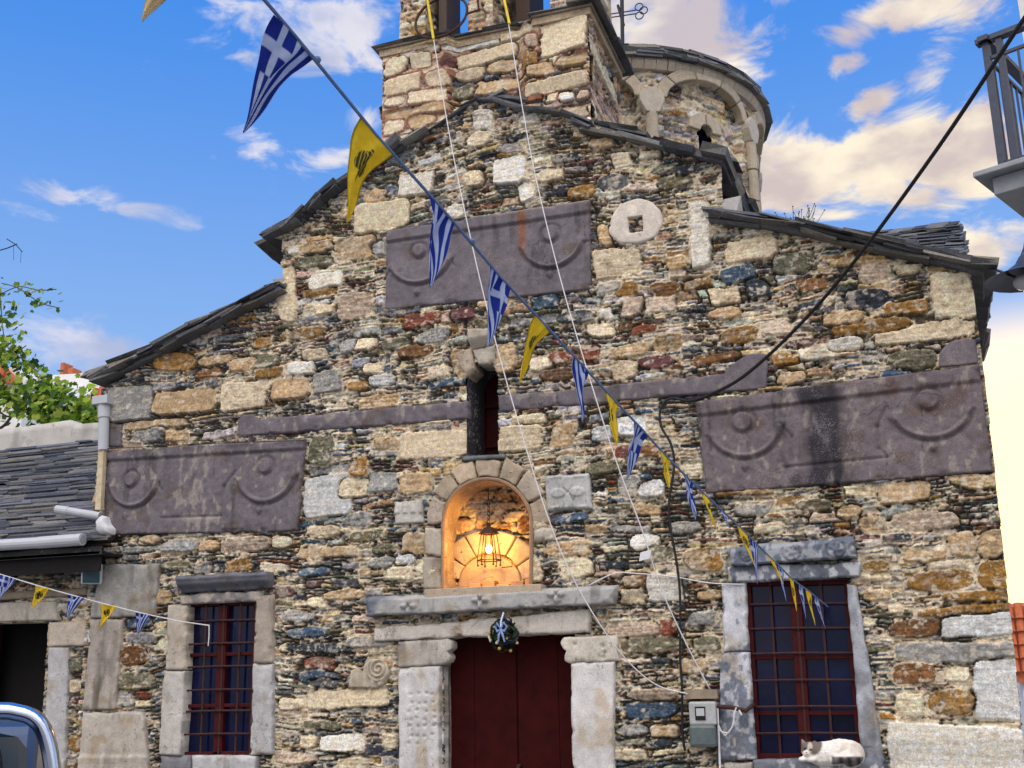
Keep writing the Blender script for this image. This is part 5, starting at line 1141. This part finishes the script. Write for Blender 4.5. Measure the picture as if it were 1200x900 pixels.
# meter box, iron bar with cord, floodlight, wreath
mbx = empty('meter_box', P(823, 876, -.02)); tag(mbx, 'grey electric meter box with smoky lower cover on the wall by the right window', 'meter box')
def boxq(x0, y0, x1, y1, ya, yb): a = P(x0, y1, yb); c = P(x1, y0, yb); return (a[0], yb, a[2]), (c[0], ya, c[2])
b = MB(); lo_, hi_ = boxq(808, 822, 838, 850, -.005, -.14); b.aabb(lo_, hi_); b.build('box_body', M['boxgrey'], mbx, bevel=.012)
b = MB(); lo_, hi_ = boxq(808, 849, 838, 876, -.005, -.15); b.aabb(lo_, hi_); b.build('cover', M['boxclear'], mbx, bevel=.02)
b = MB(); lo_, hi_ = boxq(815, 828, 826, 844, -.12, -.145); b.aabb(lo_, hi_); b.build('window', M['dark'], mbx)
b = MB(); lo_, hi_ = boxq(816, 830, 825, 839, -.13, -.147); b.aabb(lo_, hi_); b.build('meter_face', M['pvc'], mbx)
b = MB(); lo_, hi_ = boxq(803, 808, 840, 819, -.005, -.10); b.aabb(lo_, hi_); b.build('backplate', M['wood'], mbx)
ib = MB(); ib.tube([P(839, 828, -.09), P(858, 829, -.10), P(874, 833, -.10), P(880, 828, -.08), P(884, 826, -.0)], .014, 8); tag(ib.build('iron_bar', M['iron']), 'short rusty iron bar across the right window\'s left jamb', 'iron bar')
ck = MB(); ck.tube([P(863, 829, -.13), P(860, 836, -.13), P(860, 848, -.12), P(854, 859, -.11), P(846, 858, -.11), P(842, 850, -.11), P(841, 830, -.11)], .005, 6); ck.tube([P(862, 832, -.13), P(858, 852, -.12), P(850, 862, -.11), P(843, 855, -.11)], .0045, 6); ck.tube([P(842, 850, -.11), P(843, 880, -.10), P(845, 930, -.10)], .007, 6); ck.tube([P(866, 832, -.13), P(869, 838, -.13)], .006, 6)
tag(ck.build('cord', M['cord']), 'white cord looped over the iron bar and hanging down beside the jamb', 'cord')
fl_ = empty('floodlight', P(106, 675, -.1)); tag(fl_, 'small square floodlight on the wall under the house eave', 'floodlight')
c = P(107, 673, -.17); hd2 = np.array((.45, -.86, -.22)); hd2 /= np.linalg.norm(hd2); rx = np.cross(hd2, (0, 0, 1.0)); rx /= np.linalg.norm(rx); ry_ = np.cross(rx, hd2)
b = MB(); b.prism([c+rx*a*.078+ry_*z*.078 for a, z in ((-1, -1), (1, -1), (1, 1), (-1, 1))], -hd2*.03); b.prism([c-hd2*.03+rx*a*.07+ry_*z*.07 for a, z in ((-1, -1), (1, -1), (1, 1), (-1, 1))], -hd2*.06+ry_*.0); b.build('lamp_housing', M['pvc'], fl_, bevel=.008)
b = MB(); b.prism([c+hd2*.004+rx*a*.064+ry_*z*.064 for a, z in ((-1, -1), (1, -1), (1, 1), (-1, 1))], hd2*.004); b.build('glass', M['floodglass'], fl_)
b = MB(); b.tube([c-hd2*.08, c+(-.03, .2, .0)], .012, 6); b.build('bracket', M['blackiron'], fl_)
wr = empty('wreath', P(591, 745, -.12)); tag(wr, 'round bunch of leaves with pale blue ribbon hanging on the door lintel', 'wreath')
r0 = random.Random(2); b = MB(); wc_ = P(591, 744, -.15)
for i in range(190):
    d = np.array([r0.gauss(0, 1), r0.gauss(0, 1), r0.gauss(0, 1)]); d /= np.linalg.norm(d); p = wc_+d*np.array((.10, .065, .11))*r0.uniform(.55, 1.05)
    t = np.cross(d, np.array([r0.gauss(0, 1) for _ in range(3)])); t /= np.linalg.norm(t); s_ = np.cross(d, t); l = r0.uniform(.025, .045)
    cc = r0.choice(((.025, .055, .02), (.04, .075, .03), (.03, .05, .045), (.06, .07, .05), (.02, .03, .06)))
    b.add([p-t*l, p+s_*l*.45+d*.008, p+t*l, p-s_*l*.45+d*.008], [(0, 1, 2, 3)], cc)
b.build('leaves', M['leaf'], wr)
b = MB()
for i in range(16):
    d = np.array([r0.gauss(0, 1), -abs(r0.gauss(0, 1)), r0.gauss(-.4, .8)]); d /= np.linalg.norm(d); b.ball(wc_+d*np.array((.105, .07, .115)), r0.uniform(.008, .013), 6, r0.choice(((.7, .66, .5), (.55, .35, .08), (.6, .55, .4))))
b.build('berries', M['attr'], wr)
b = MB(); kx = P(587, 737, -.235)
for (dx, dz_, w) in ((-.038, .012, .02), (.042, .014, .02)):
    q = kx+np.array((dx, 0, dz_)); b.tube([kx, kx+np.array((dx*.6, -.02, dz_+.025)), q, kx+np.array((dx*.6, -.01, dz_-.03)), kx], [.005, .008, .008, .008, .005], 6, (.24, .34, .62))
for dx in (-.02, .025): b.tube([kx, kx+np.array((dx*.6, -.01, -.04)), kx+np.array((dx, 0, -.085))], [.006, .008, .005], 6, (.26, .36, .64))
b.tube([kx, kx+np.array((-.01, .03, .05)), P(590, 718, -.14)], .006, 6, (.5, .6, .8)); b.build('ribbon', M['attr'], wr)

# ================================================================== cat on the sill
SZ = P(960, 890, -.08)[2]
cat_mb = MB(); yc = -.075
def cp(px, py, y=yc): return P(px, py, y)
kx = (P(1000, 880, yc)[0]-P(990, 880, yc)[0])/10
def e_(px, py, rx, ry, rz, y=yc): cat_mb.ball(cp(px, py, y), (rx, ry, rz), 18)
e_(975, 883, .135, .085, .075); e_(997, 884, .085, .085, .082); e_(962, 884, .085, .075, .072, yc-.01); e_(985, 881, .11, .08, .078)
e_(949.5, 879.5, .054, .048, .050, yc-.045); e_(945.5, 882.5, .026, .026, .022, yc-.085); e_(953.5, 880.5, .040, .042, .040, yc-.03); e_(956, 882, .05, .055, .052, yc-.02)
e_(948, 889.5, .055, .026, .020, yc-.07); e_(940.5, 890, .026, .022, .016, yc-.085); e_(962, 890, .09, .05, .026, yc-.03); e_(1000, 890, .05, .05, .030, yc-.05)
for i, t in enumerate(np.linspace(0, 1, 10)): e_(1006-t*29, 887+t*4.5-3*math.sin(t*3.1)*.5, .028-.008*t, .028-.006*t, .026-.006*t, yc-.075-.02*math.sin(t*3))
for (ex, ey, tx, ty, yy) in ((943.5, 875.5, 939.5, 865.5, yc-.045), (953, 874.5, 955, 868, yc-.03)):
    a = cp(ex, ey, yy); tp_ = cp(tx, ty, yy+.012); n = 6
    cat_mb.tube([a-(0, 0, .012), a, (a+tp_)/2, tp_], [.026, .024, .014, .003], 8)
me = bpy.data.meshes.new('cat_tmp'); me.from_pydata(cat_mb.v, [], cat_mb.f)
tmp = bpy.data.objects.new('cat_tmp', me); C.objects.link(tmp)
rm_ = tmp.modifiers.new('r', 'REMESH'); rm_.mode = 'VOXEL'; rm_.voxel_size = .006
sm = tmp.modifiers.new('s', 'SMOOTH'); sm.iterations = 4; sm.factor = .5
dg = bpy.context.evaluated_depsgraph_get(); dg.update(); me2 = bpy.data.meshes.new_from_object(tmp.evaluated_get(dg))
bpy.data.objects.remove(tmp)
me2.name = 'cat'; vs = np.array([v.co[:] for v in me2.vertices]); nv_ = np.array([v.normal[:] for v in me2.vertices]); vs = vs+nv_*(.007*fbm(vs[:, 0]*70, (vs[:, 2]+vs[:, 1]*.7)*150, 3, 3)+.008*fbm(vs[:, 0]*14, vs[:, 2]*18+vs[:, 1]*9, 5, 2))[:, None]
me2.vertices.foreach_set('co', vs.astype(np.float32).ravel())
vs = vs; ca = np.tile(np.array((.80, .77, .71)), (len(vs), 1))
def near(px, py, y, r): return sstep(-np.linalg.norm((vs-cp(px, py, y))/np.array(r), axis=1), -1.15, -.85)[:, None]
def paint(m, col):
    global ca
    ca = ca*(1-m)+np.array(col)*m
nn = fbm(vs[:, 0]*25, vs[:, 2]*25+vs[:, 1]*20, 4, 3)[:, None]
paint(near(954, 874, yc-.04, (.05, .09, .055)), (.17, .14, .12)); paint(near(942.5, 872, yc-.05, (.034, .07, .05)), (.15, .13, .12)); paint(near(939.5, 866, yc-.03, (.02, .06, .03)), (.22, .18, .16))
paint(near(949, 875, yc-.09, (.014, .06, .03)), (.50, .43, .36))
paint(near(990, 878, yc-.06, (.09, .07, .04))*sstep(nn, -.1, .15), (.62, .55, .46)); paint(near(1005, 882, yc, (.06, .12, .07))*.5, (.45, .38, .32))
tm = sstep(vs[:, 2]*-1, -(P(985, 885.5, -.15)[2]), -(P(985, 887.5, -.15)[2]))[:, None]*sstep(vs[:, 0], P(975, 888)[0], P(979, 888)[0])[:, None]*sstep(-vs[:, 1], .105, .13)[:, None]
paint(tm*(.80+.20*np.sin(vs[:, 0]*120+3*nn[:, 0]))[:, None], (.035, .032, .036)); paint(tm*.5, (.06, .055, .06))
hd_ = (vs[:, 0] < P(958, 880, yc)[0])[:, None]
for (px, py, r) in ((943.2, 877.6, .007), (950.0, 878.6, .0075)): paint(near(px, py, yc-.088, (r*1.2, .05, r)), (.02, .03, .02))
paint(near(945.2, 881.6, yc-.11, (.007, .03, .005)), (.35, .16, .14)); paint(near(945.4, 884.0, yc-.105, (.011, .03, .0022)), (.12, .08, .07))
ca = np.clip(ca*(1+.2*nn), .01, .85)
at = me2.color_attributes.new('Col', 'FLOAT_COLOR', 'POINT'); c4 = np.ones((len(vs), 4), np.float32); c4[:, :3] = ca; at.data.foreach_set('color', c4.ravel())
me2.polygons.foreach_set('use_smooth', np.ones(len(me2.polygons), bool)); me2.materials.clear()
cat = link('cat', me2, M['fur']); tag(cat, 'white cat with grey ears and dark striped tail lying on the right window sill', 'cat')

# ================================================================== neighbour's balcony and street lamp at upper right
E2 = np.array([math.sin(math.radians(23.6)), math.cos(math.radians(23.6)), 0]); E1 = np.array([math.sin(math.radians(113.6)), math.cos(math.radians(113.6)), 0]); UP = np.array([0, 0, 1.0])
K = PD(1165, 229, 8.3); nb = empty('neighbour_house', (K+E1*1.2+E2*1.1)*np.array([1, 1, 0])); tag(nb, 'house at the right edge with a concrete balcony and dark metal railing', 'house')
b = MB(); LB, WB = 2.6, 1.15
def bx_(o, l, w, h, z): c = o+E1*l/2+E2*w/2+UP*(z+h/2); return c, (E1*l/2, E2*w/2, UP*h/2)
b.box(*bx_(K, LB, WB, .125, 0)); b.box(*bx_(K-E1*.09-E2*.09, LB+.1, WB+.1, .04, .127)); b.build('balcony', M['concrete'], nb, bevel=.008)
b = MB(); b.box(*bx_(K+E2*(WB+.0)+E1*.0, LB+3, .3, 9, -K[2])); b.build('wall', M['white'], nb)
b = MB(); RH = .98; z0 = .17
def post(p, r, h=RH): b.box(p+UP*(z0+h/2), (E1*r, E2*r, UP*h/2))
cor = K+E1*.06+E2*.06
post(cor, .022); post(cor+E1*.09, .02); post(cor+E1*1.2, .022); post(cor+E2*1.0, .022)
def rail(a, c, r, w=None): d = (c-a)/2; n = np.cross(d/np.linalg.norm(d), UP); b.box((a+c)/2, (d, n*(w or r), UP*r))
rail(cor+UP*(z0+RH)-E1*.06-E2*0, cor+E1*LB*.95+UP*(z0+RH), .018, .035); rail(cor+UP*(z0+RH)-E2*.06, cor+E2*1.1+UP*(z0+RH), .018, .035)
for zz in (z0+.06, z0+RH-.14): rail(cor+UP*zz, cor+E1*LB*.95+UP*zz, .011); rail(cor+UP*zz, cor+E2*1.1+UP*zz, .011)
ba = b; b.build('rail_frame', M['greyrail'], nb)
def baluster(p):
    q = MB(); q.box(p+UP*(z0+.03+(RH-.16)/2), (E1*.007, E2*.007, UP*(RH-.18)/2)); q.build('baluster', M['greyrail'], nb)
for i in range(1, 10): baluster(cor+E2*(.105*i))
for i in range(1, 12): baluster(cor+E1*(.09+.11*i))
sl_ = empty('street_lamp', P(1200, 330, -.3)); tag(sl_, 'dark street lamp head just right of the church\'s eave', 'street lamp')
b = MB(); c = P(1192, 312, -.3); yl = -.3
prof = [(0.0, .16), (.03, .15), (.06, .10), (.13, .05), (.22, .012), (.25, 0)]
sc_ = 1.0; cx_ = P(1203, 322, yl); vs_ = []; n = 20
for (r, z) in prof[::-1]:
    for j in range(n): vs_.append(cx_+np.array([math.cos(2*math.pi*j/n)*max(r, .004), math.sin(2*math.pi*j/n)*max(r, .004), z-.03]))
b.add(vs_, [(i*n+j, i*n+(j+1) % n, (i+1)*n+(j+1) % n, (i+1)*n+j) for i in range(len(prof)-1) for j in range(n)]); b.build('lamp_shade', M['greyrail'], sl_, smooth=True)
b = MB(); b.ball(cx_+np.array([0, 0, -.045]), (.085, .085, .055), 14); b.build('lamp_bowl', M['pvc'], sl_, smooth=True)
b = MB(); b.tube([cx_+np.array([0, 0, .12]), cx_+np.array([.03, 0, .22]), cx_+np.array([.35, .15, .32]), cx_+np.array([.9, .4, .32])], .022, 8); b.tube([P(1153, 314, -.08), P(1172, 318, -.2), P(1190, 325, -.3)], .010, 6); b.build('lamp_arm', M['greyrail'], sl_)

# ================================================================== pickup at lower left
D_ = 5.6; k = PD(48, 826, D_); yk = k[1]
pk = empty('pickup', P(62, 860, yk)*np.array([1, 1, 0])); pk.rotation_euler.z = math.radians(39); tag(pk, 'dark blue pickup truck with a chrome roll bar at the lower left corner', 'pickup truck')
zt = k[2]-.03; xr = P(62, 860, yk)[0]; Wd = 1.38; xl = xr-Wd
def rollbar(x0, x1, y, ztop, zbot, r, lean=.0):
    pts = [(x0-.06, y, zbot), (x0-.02, y, ztop-.3), (x0+.02, y, ztop-.12), (x0+.07, y, ztop-.035), (x0+.15, y, ztop), (x0+.3, y, ztop+.01), (x1-.3, y, ztop+.01), (x1-.15, y, ztop), (x1-.07, y, ztop-.035), (x1-.02, y, ztop-.12), (x1+.02, y, ztop-.3), (x1+.09, y, zbot)]
    return pts
def smoothpts(pts, k=5):
    pts = [np.array(p, float) for p in pts]; out = []
    for i in range(len(pts)-1):
        p0 = pts[max(i-1, 0)]; p1 = pts[i]; p2 = pts[i+1]; p3 = pts[min(i+2, len(pts)-1)]
        for t in np.linspace(0, 1, k+1)[:-1]: out.append(.5*((2*p1)+(-p0+p2)*t+(2*p0-5*p1+4*p2-p3)*t*t+(-p0+3*p1-3*p2+p3)*t**3))
    return out+[pts[-1]]
b = MB(); b.tube(smoothpts(rollbar(xl, xr, yk, zt, .75, .036)), .036, 14); b.build('roll_bar', M['chrome'], pk, smooth=True)
yc_ = yk+.42
def prof_(y0, pts, name, mat, x0, x1, parent=pk, bevel=.02):
    m = MB(); m.prism([(x0, y0+a, z) for a, z in pts], (x1-x0, 0, 0)); return m.build(name, mat, parent, bevel=bevel)
zc = P(30, 843, yc_)[2]
xc0, xc1 = xl-.02, xr-.04
cabp = [(.10, .70), (0.0, zc-.28), (.10, zc-.02), (.24, zc+.0), (1.0, zc-.01), (1.55, zc-.42), (2.6, zc-.55), (2.75, .45), (.10, .45)]
cabp = [(a, z) for a, z in cabp]
cab = prof_(yc_, cabp, 'cab', M['carpaint'], xc0, xc1-.03, bevel=.05)
b = MB(); zr = zc-.09
zr = zc-.055; b.prism([(xc0+.07, yc_+.0, zc-.60), (xc1-.05, yc_+.0, zc-.60), (xc1-.07, yc_+.045, zr-.08), (xc1-.12, yc_+.055, zr-.02), (xc1-.2, yc_+.058, zr), (xc0+.2, yc_+.058, zr), (xc0+.1, yc_+.05, zr-.05)], (0, .02, 0)); 
for v in range(len(b.v)): b.v[v] = (b.v[v][0], b.v[v][1]-.035, b.v[v][2])
b.build('rear_window', M['carglass'], cab)
b = MB(); b.tube(smoothpts([(xc0+.08, yc_-.05, zc-.6), (xc0+.10, yc_-.03, zc-.14), (xc0+.18, yc_-.01, zc-.06), (xc1-.34, yc_-.01, zc-.075), (xc1-.24, yc_-.02, zc-.10), (xc1-.19, yc_-.03, zc-.18), (xc1-.15, yc_-.05, zc-.6)], 10), .014, 8); b.build('window_seal', M['tyre'], cab)
bed = MB(); bed.aabb((xl-.12, yk-1.3, .45), (xr+.12, yk-1.25, .95)); bed.aabb((xl-.12, yk-1.3, .45), (xl-.06, yc_+.1, .95)); bed.aabb((xr+.06, yk-1.3, .45), (xr+.12, yc_+.1, .95)); bed.aabb((xl-.12, yk-1.3, .45), (xr+.12, yc_+.1, .52)); bed.build('cargo_bed', M['carpaint'], pk, bevel=.02)
for sx in (xl+.0, xr+.0):
    for yy in (yk-.55, yc_+1.9):
        w = MB(); n = 24; w.tube([(sx-.11, yy, .34), (sx-.10, yy, .34), (sx+.10, yy, .34), (sx+.11, yy, .34)], [.30, .34, .34, .30], n); wo_ = w.build('wheel', M['tyre'], pk)
        w = MB(); w.tube([(sx-.115, yy, .34), (sx+.115, yy, .34)], .19, n); w.build('rim', M['zinc'], wo_)

# ================================================================== behind the stone house: garden wall, vine, white houses
gw = MB(); yg = 4.4; a = P(-60, 512, yg); c = P(112, 494, yg); gx = np.linspace(a[0], c[0]+.6, 60); 
Xg, Zg = np.meshgrid(gx, np.linspace(0, 1, 60)); topz = P(20, 500, yg)[2]+.05*fbm(gx*1.5, gx*0, 3, 2)-.06*(gx > P(85, 500, yg)[0]); Z_ = Zg*topz
na = fbm(Xg*5, Z_*5, 3, 4)[..., None]; cg = np.array((.50, .485, .45))*(1+.3*na); mk = sstep(fbm(Xg*3.5, Z_*2.2, 8, 4), .08, .22)[..., None]*.6; cg = cg*(1-mk)+np.array((.28, .27, .25))*mk
ft = np.stack([Xg, yg-.04*fbm(Xg*6, Z_*6, 5, 3), Z_], -1); bk = ft+np.array((0, .35, 0)); n_ = 60*60; idx = np.arange(n_).reshape(60, 60)
tq_ = np.stack([idx[-1, :-1], idx[-1, 1:], idx[-1, 1:]+n_, idx[-1, :-1]+n_], -1)
sd_ = np.stack([idx[:-1, -1], idx[:-1, -1]+n_, idx[1:, -1]+n_, idx[1:, -1]], -1)
o = mesh_arrays('garden_wall', np.vstack([ft.reshape(-1, 3), bk.reshape(-1, 3)]), np.vstack([grid_quads(60, 60), tq_, sd_]), np.vstack([cg.reshape(-1, 3)]*2), M['plaster']); tag(o, 'weathered whitewashed garden wall behind the slate roof', 'wall')
vine = empty('grape_vine', P(40, 510, 5.2)*np.array([1, 1, 0])); tag(vine, 'bright green grape vine sprawling above the whitewashed garden wall', 'vine')
r0 = random.Random(17); lf = MB(); stm = MB()
LEAF = [(0, -.5), (.28, -.62), (.55, -.30), (.46, 0), (.60, .28), (.25, .34), (0, .62), (-.25, .34), (-.60, .28), (-.46, 0), (-.55, -.30), (-.28, -.62)]
def leaf_at(p, s, col):
    n = np.array([r0.gauss(0, .7), -1+r0.gauss(0, .5), r0.gauss(.5, .6)]); n /= np.linalg.norm(n); t = np.cross(n, np.array([r0.gauss(0, 1), r0.gauss(0, .3), r0.gauss(0, 1)])); t /= np.linalg.norm(t); u = np.cross(n, t)
    vs = [p+t*a*s+u*b*s+n*(.12*s*(abs(a)-.2)) for a, b in LEAF]; lf.add([p]+vs, [(0, i+1, (i+1) % 12+1) for i in range(12)], col)
def gcol(): return np.array(r0.choice(((.16, .30, .02), (.25, .38, .03), (.08, .17, .025), (.33, .43, .06), (.035, .085, .02), (.19, .31, .03), (.055, .12, .03), (.28, .34, .05))))*r0.uniform(.8, 1.2)
CLM = [(70, 474, 30, 19, 1.0), (98, 490, 20, 17, .8), (45, 470, 26, 22, .8), (108, 505, 12, 16, .6), (8, 410, 12, 18, .35), (2, 378, 9, 28, .35), (26, 428, 12, 10, .22), (50, 452, 12, 8, .2), (6, 465, 14, 24, .5), (85, 500, 20, 12, .6), (118, 498, 6, 12, .25), (-40, 430, 26, 50, .6)]
for (px, py, rx, ry, w) in CLM:
    c = P(px, py, 5.1); sc_ = np.linalg.norm(P(px+1, py, 5.1)-c)
    for i in range(int(270*w)):
        d = np.array([r0.gauss(0, .5), r0.gauss(0, .5), r0.gauss(0, .5)]); p = c+d*np.array((rx*sc_, .45, ry*sc_)); leaf_at(p, r0.uniform(.05, .115), gcol())
for pts, dn in (([(2, 332), (20, 337), (35, 347), (50, 356), (70, 361)], 26), ([(0, 345), (22, 336), (45, 340), (66, 339)], 22), ([(0, 340), (6, 400), (25, 420), (45, 436)], 34)):
    pp = smoothpts([P(a, b, 5.0) for a, b in pts], 8); stm.tube(pp, .008, 5, (.10, .11, .04))
    for i in range(dn): q = pp[int(r0.random()**1.0*(len(pp)-1))]; leaf_at(q+np.array([r0.gauss(0, .03), r0.gauss(0, .05), r0.gauss(0, .04)]), r0.uniform(.035, .08), gcol()*.8)
stm.tube(smoothpts([P(-20, 512, 4.9), P(3, 500, 4.9), P(16, 484, 4.9), P(30, 462, 5.0)], 6), .022, 6, (.05, .04, .035)); stm.tube(smoothpts([P(-6, 478, 4.9), P(8, 488, 4.9), P(16, 485, 4.9)], 4), .014, 6, (.05, .04, .035)); pz = P(-20, 512, 4.9); stm.tube([(pz[0], pz[1], 0), pz], .03, 6, (.05, .04, .035))
lf.build('foliage', M['leaf'], vine); stm.build('stem', M['attr'], vine)
def farhouse(quadpx, y, depth, label, name='white_house', roof=None, chim=()):
    pts = [P(a, b, y) for a, b in quadpx]; h = empty(name, (pts[0][0], y, 0)); tag(h, label, 'house')
    m = MB(); m.prism([(p[0], y, p[2]) for p in pts]+[(pts[-1][0], y, 0), (pts[0][0], y, 0)], (0, depth, 0)); m.build('wall', M['white'], h)
    if roof:
        m = MB(); m.prism([P(a, b, y-.2) for a, b in roof], (0, .7, .12)); ps = np.array([P(a, b, y-.25) for a, b in roof]); x0, x1 = ps[:, 0].min(), ps[:, 0].max(); z0, z1 = ps[:, 2].min(), ps[:, 2].max(); rq = random.Random(5)
        poly_ = [(p[0], p[2]) for p in ps]; z = z0
        while z < z1:
            x = x0
            while x < x1:
                if inpoly(np.array([x]), np.array([z]), poly_)[0]: m.tube([(x, y-.27+rq.uniform(-.02, .02), z-.05), (x, y-.19, z+.30)], [.105, .085], 8)
                x += .22
            z += .30
        m.build('roof', M['terracotta'], h)
    for (px, py, w, hh) in chim:
        m = MB(); p = P(px, py, y+1); s = np.linalg.norm(P(px+1, py, y+1)-p); m.aabb(p-(w*s/2, .2, hh*s), p+(w*s/2, .2, 0)); m.build('chimney', M['terracotta'], h)
    return h
farhouse([(50, 440), (104, 437), (119, 465), (134, 500)], 18, 7, 'white gabled house with two small red chimneys behind the vine', chim=((78.5, 427, 3.5, 12), (88, 433, 5, 6)))
farhouse([(98, 486), (103, 478), (140, 480)], 14, 4, 'white house with a red tiled roof edge beside the downpipe', roof=[(100, 480), (106, 467), (140, 466), (140, 481)], chim=((125, 455, 5, 14),))
farhouse([(-60, 440), (18, 430), (30, 445)], 15, 5, 'pale house with a red roof at the left edge behind the vine', roof=[(-60, 446), (-60, 425), (2, 431), (14, 442), (20, 449)])
ant = MB(); ya = 9.0; m0 = P(-8, 300, ya); ant.tube([P(-10, 296, ya), P(8, 291, ya), P(20, 286, ya)], .012, 5); ant.tube([P(8, 280, ya+.1), P(19, 287, ya), P(26, 295, ya-.1)], .010, 5); ant.tube([P(16, 288, ya), P(16, 305, ya)], .004, 4); ant.tube([P(25, 294, ya), P(24, 308, ya)], .004, 4); ant.tube([P(-10, 296, ya), (P(-10, 296, ya)[0], ya, 0)], .02, 6)
tag(ant.build('aerial', M['blackiron']), 'thin television aerial against the sky at the left edge', 'aerial')
# right-hand distance
farhouse([(1186, 712), (1250, 700), (1250, 720)], 22, 6, 'distant house with an orange tiled roof right of the church corner', 'tiled_house', roof=[(1180, 800), (1180, 712), (1250, 706), (1250, 800)])
wd = MB(); r0 = random.Random(3)
for i in range(26):
    x = r0.uniform(922, 952); p = P(x, 272, .25); q = p+np.array([r0.gauss(0, .05), r0.gauss(0, .04), r0.uniform(.08, .19)]); wd.tube([p, (p+q)/2+np.array([r0.gauss(0, .008), 0, 0]), q], .0022, 4, (.10, .11, .05)); wd.ball(q, .007, 5, (.12, .12, .05))
tag(wd.build('dry_weed', M['attr']), 'tuft of dry weeds growing on the right aisle roof', 'plant')
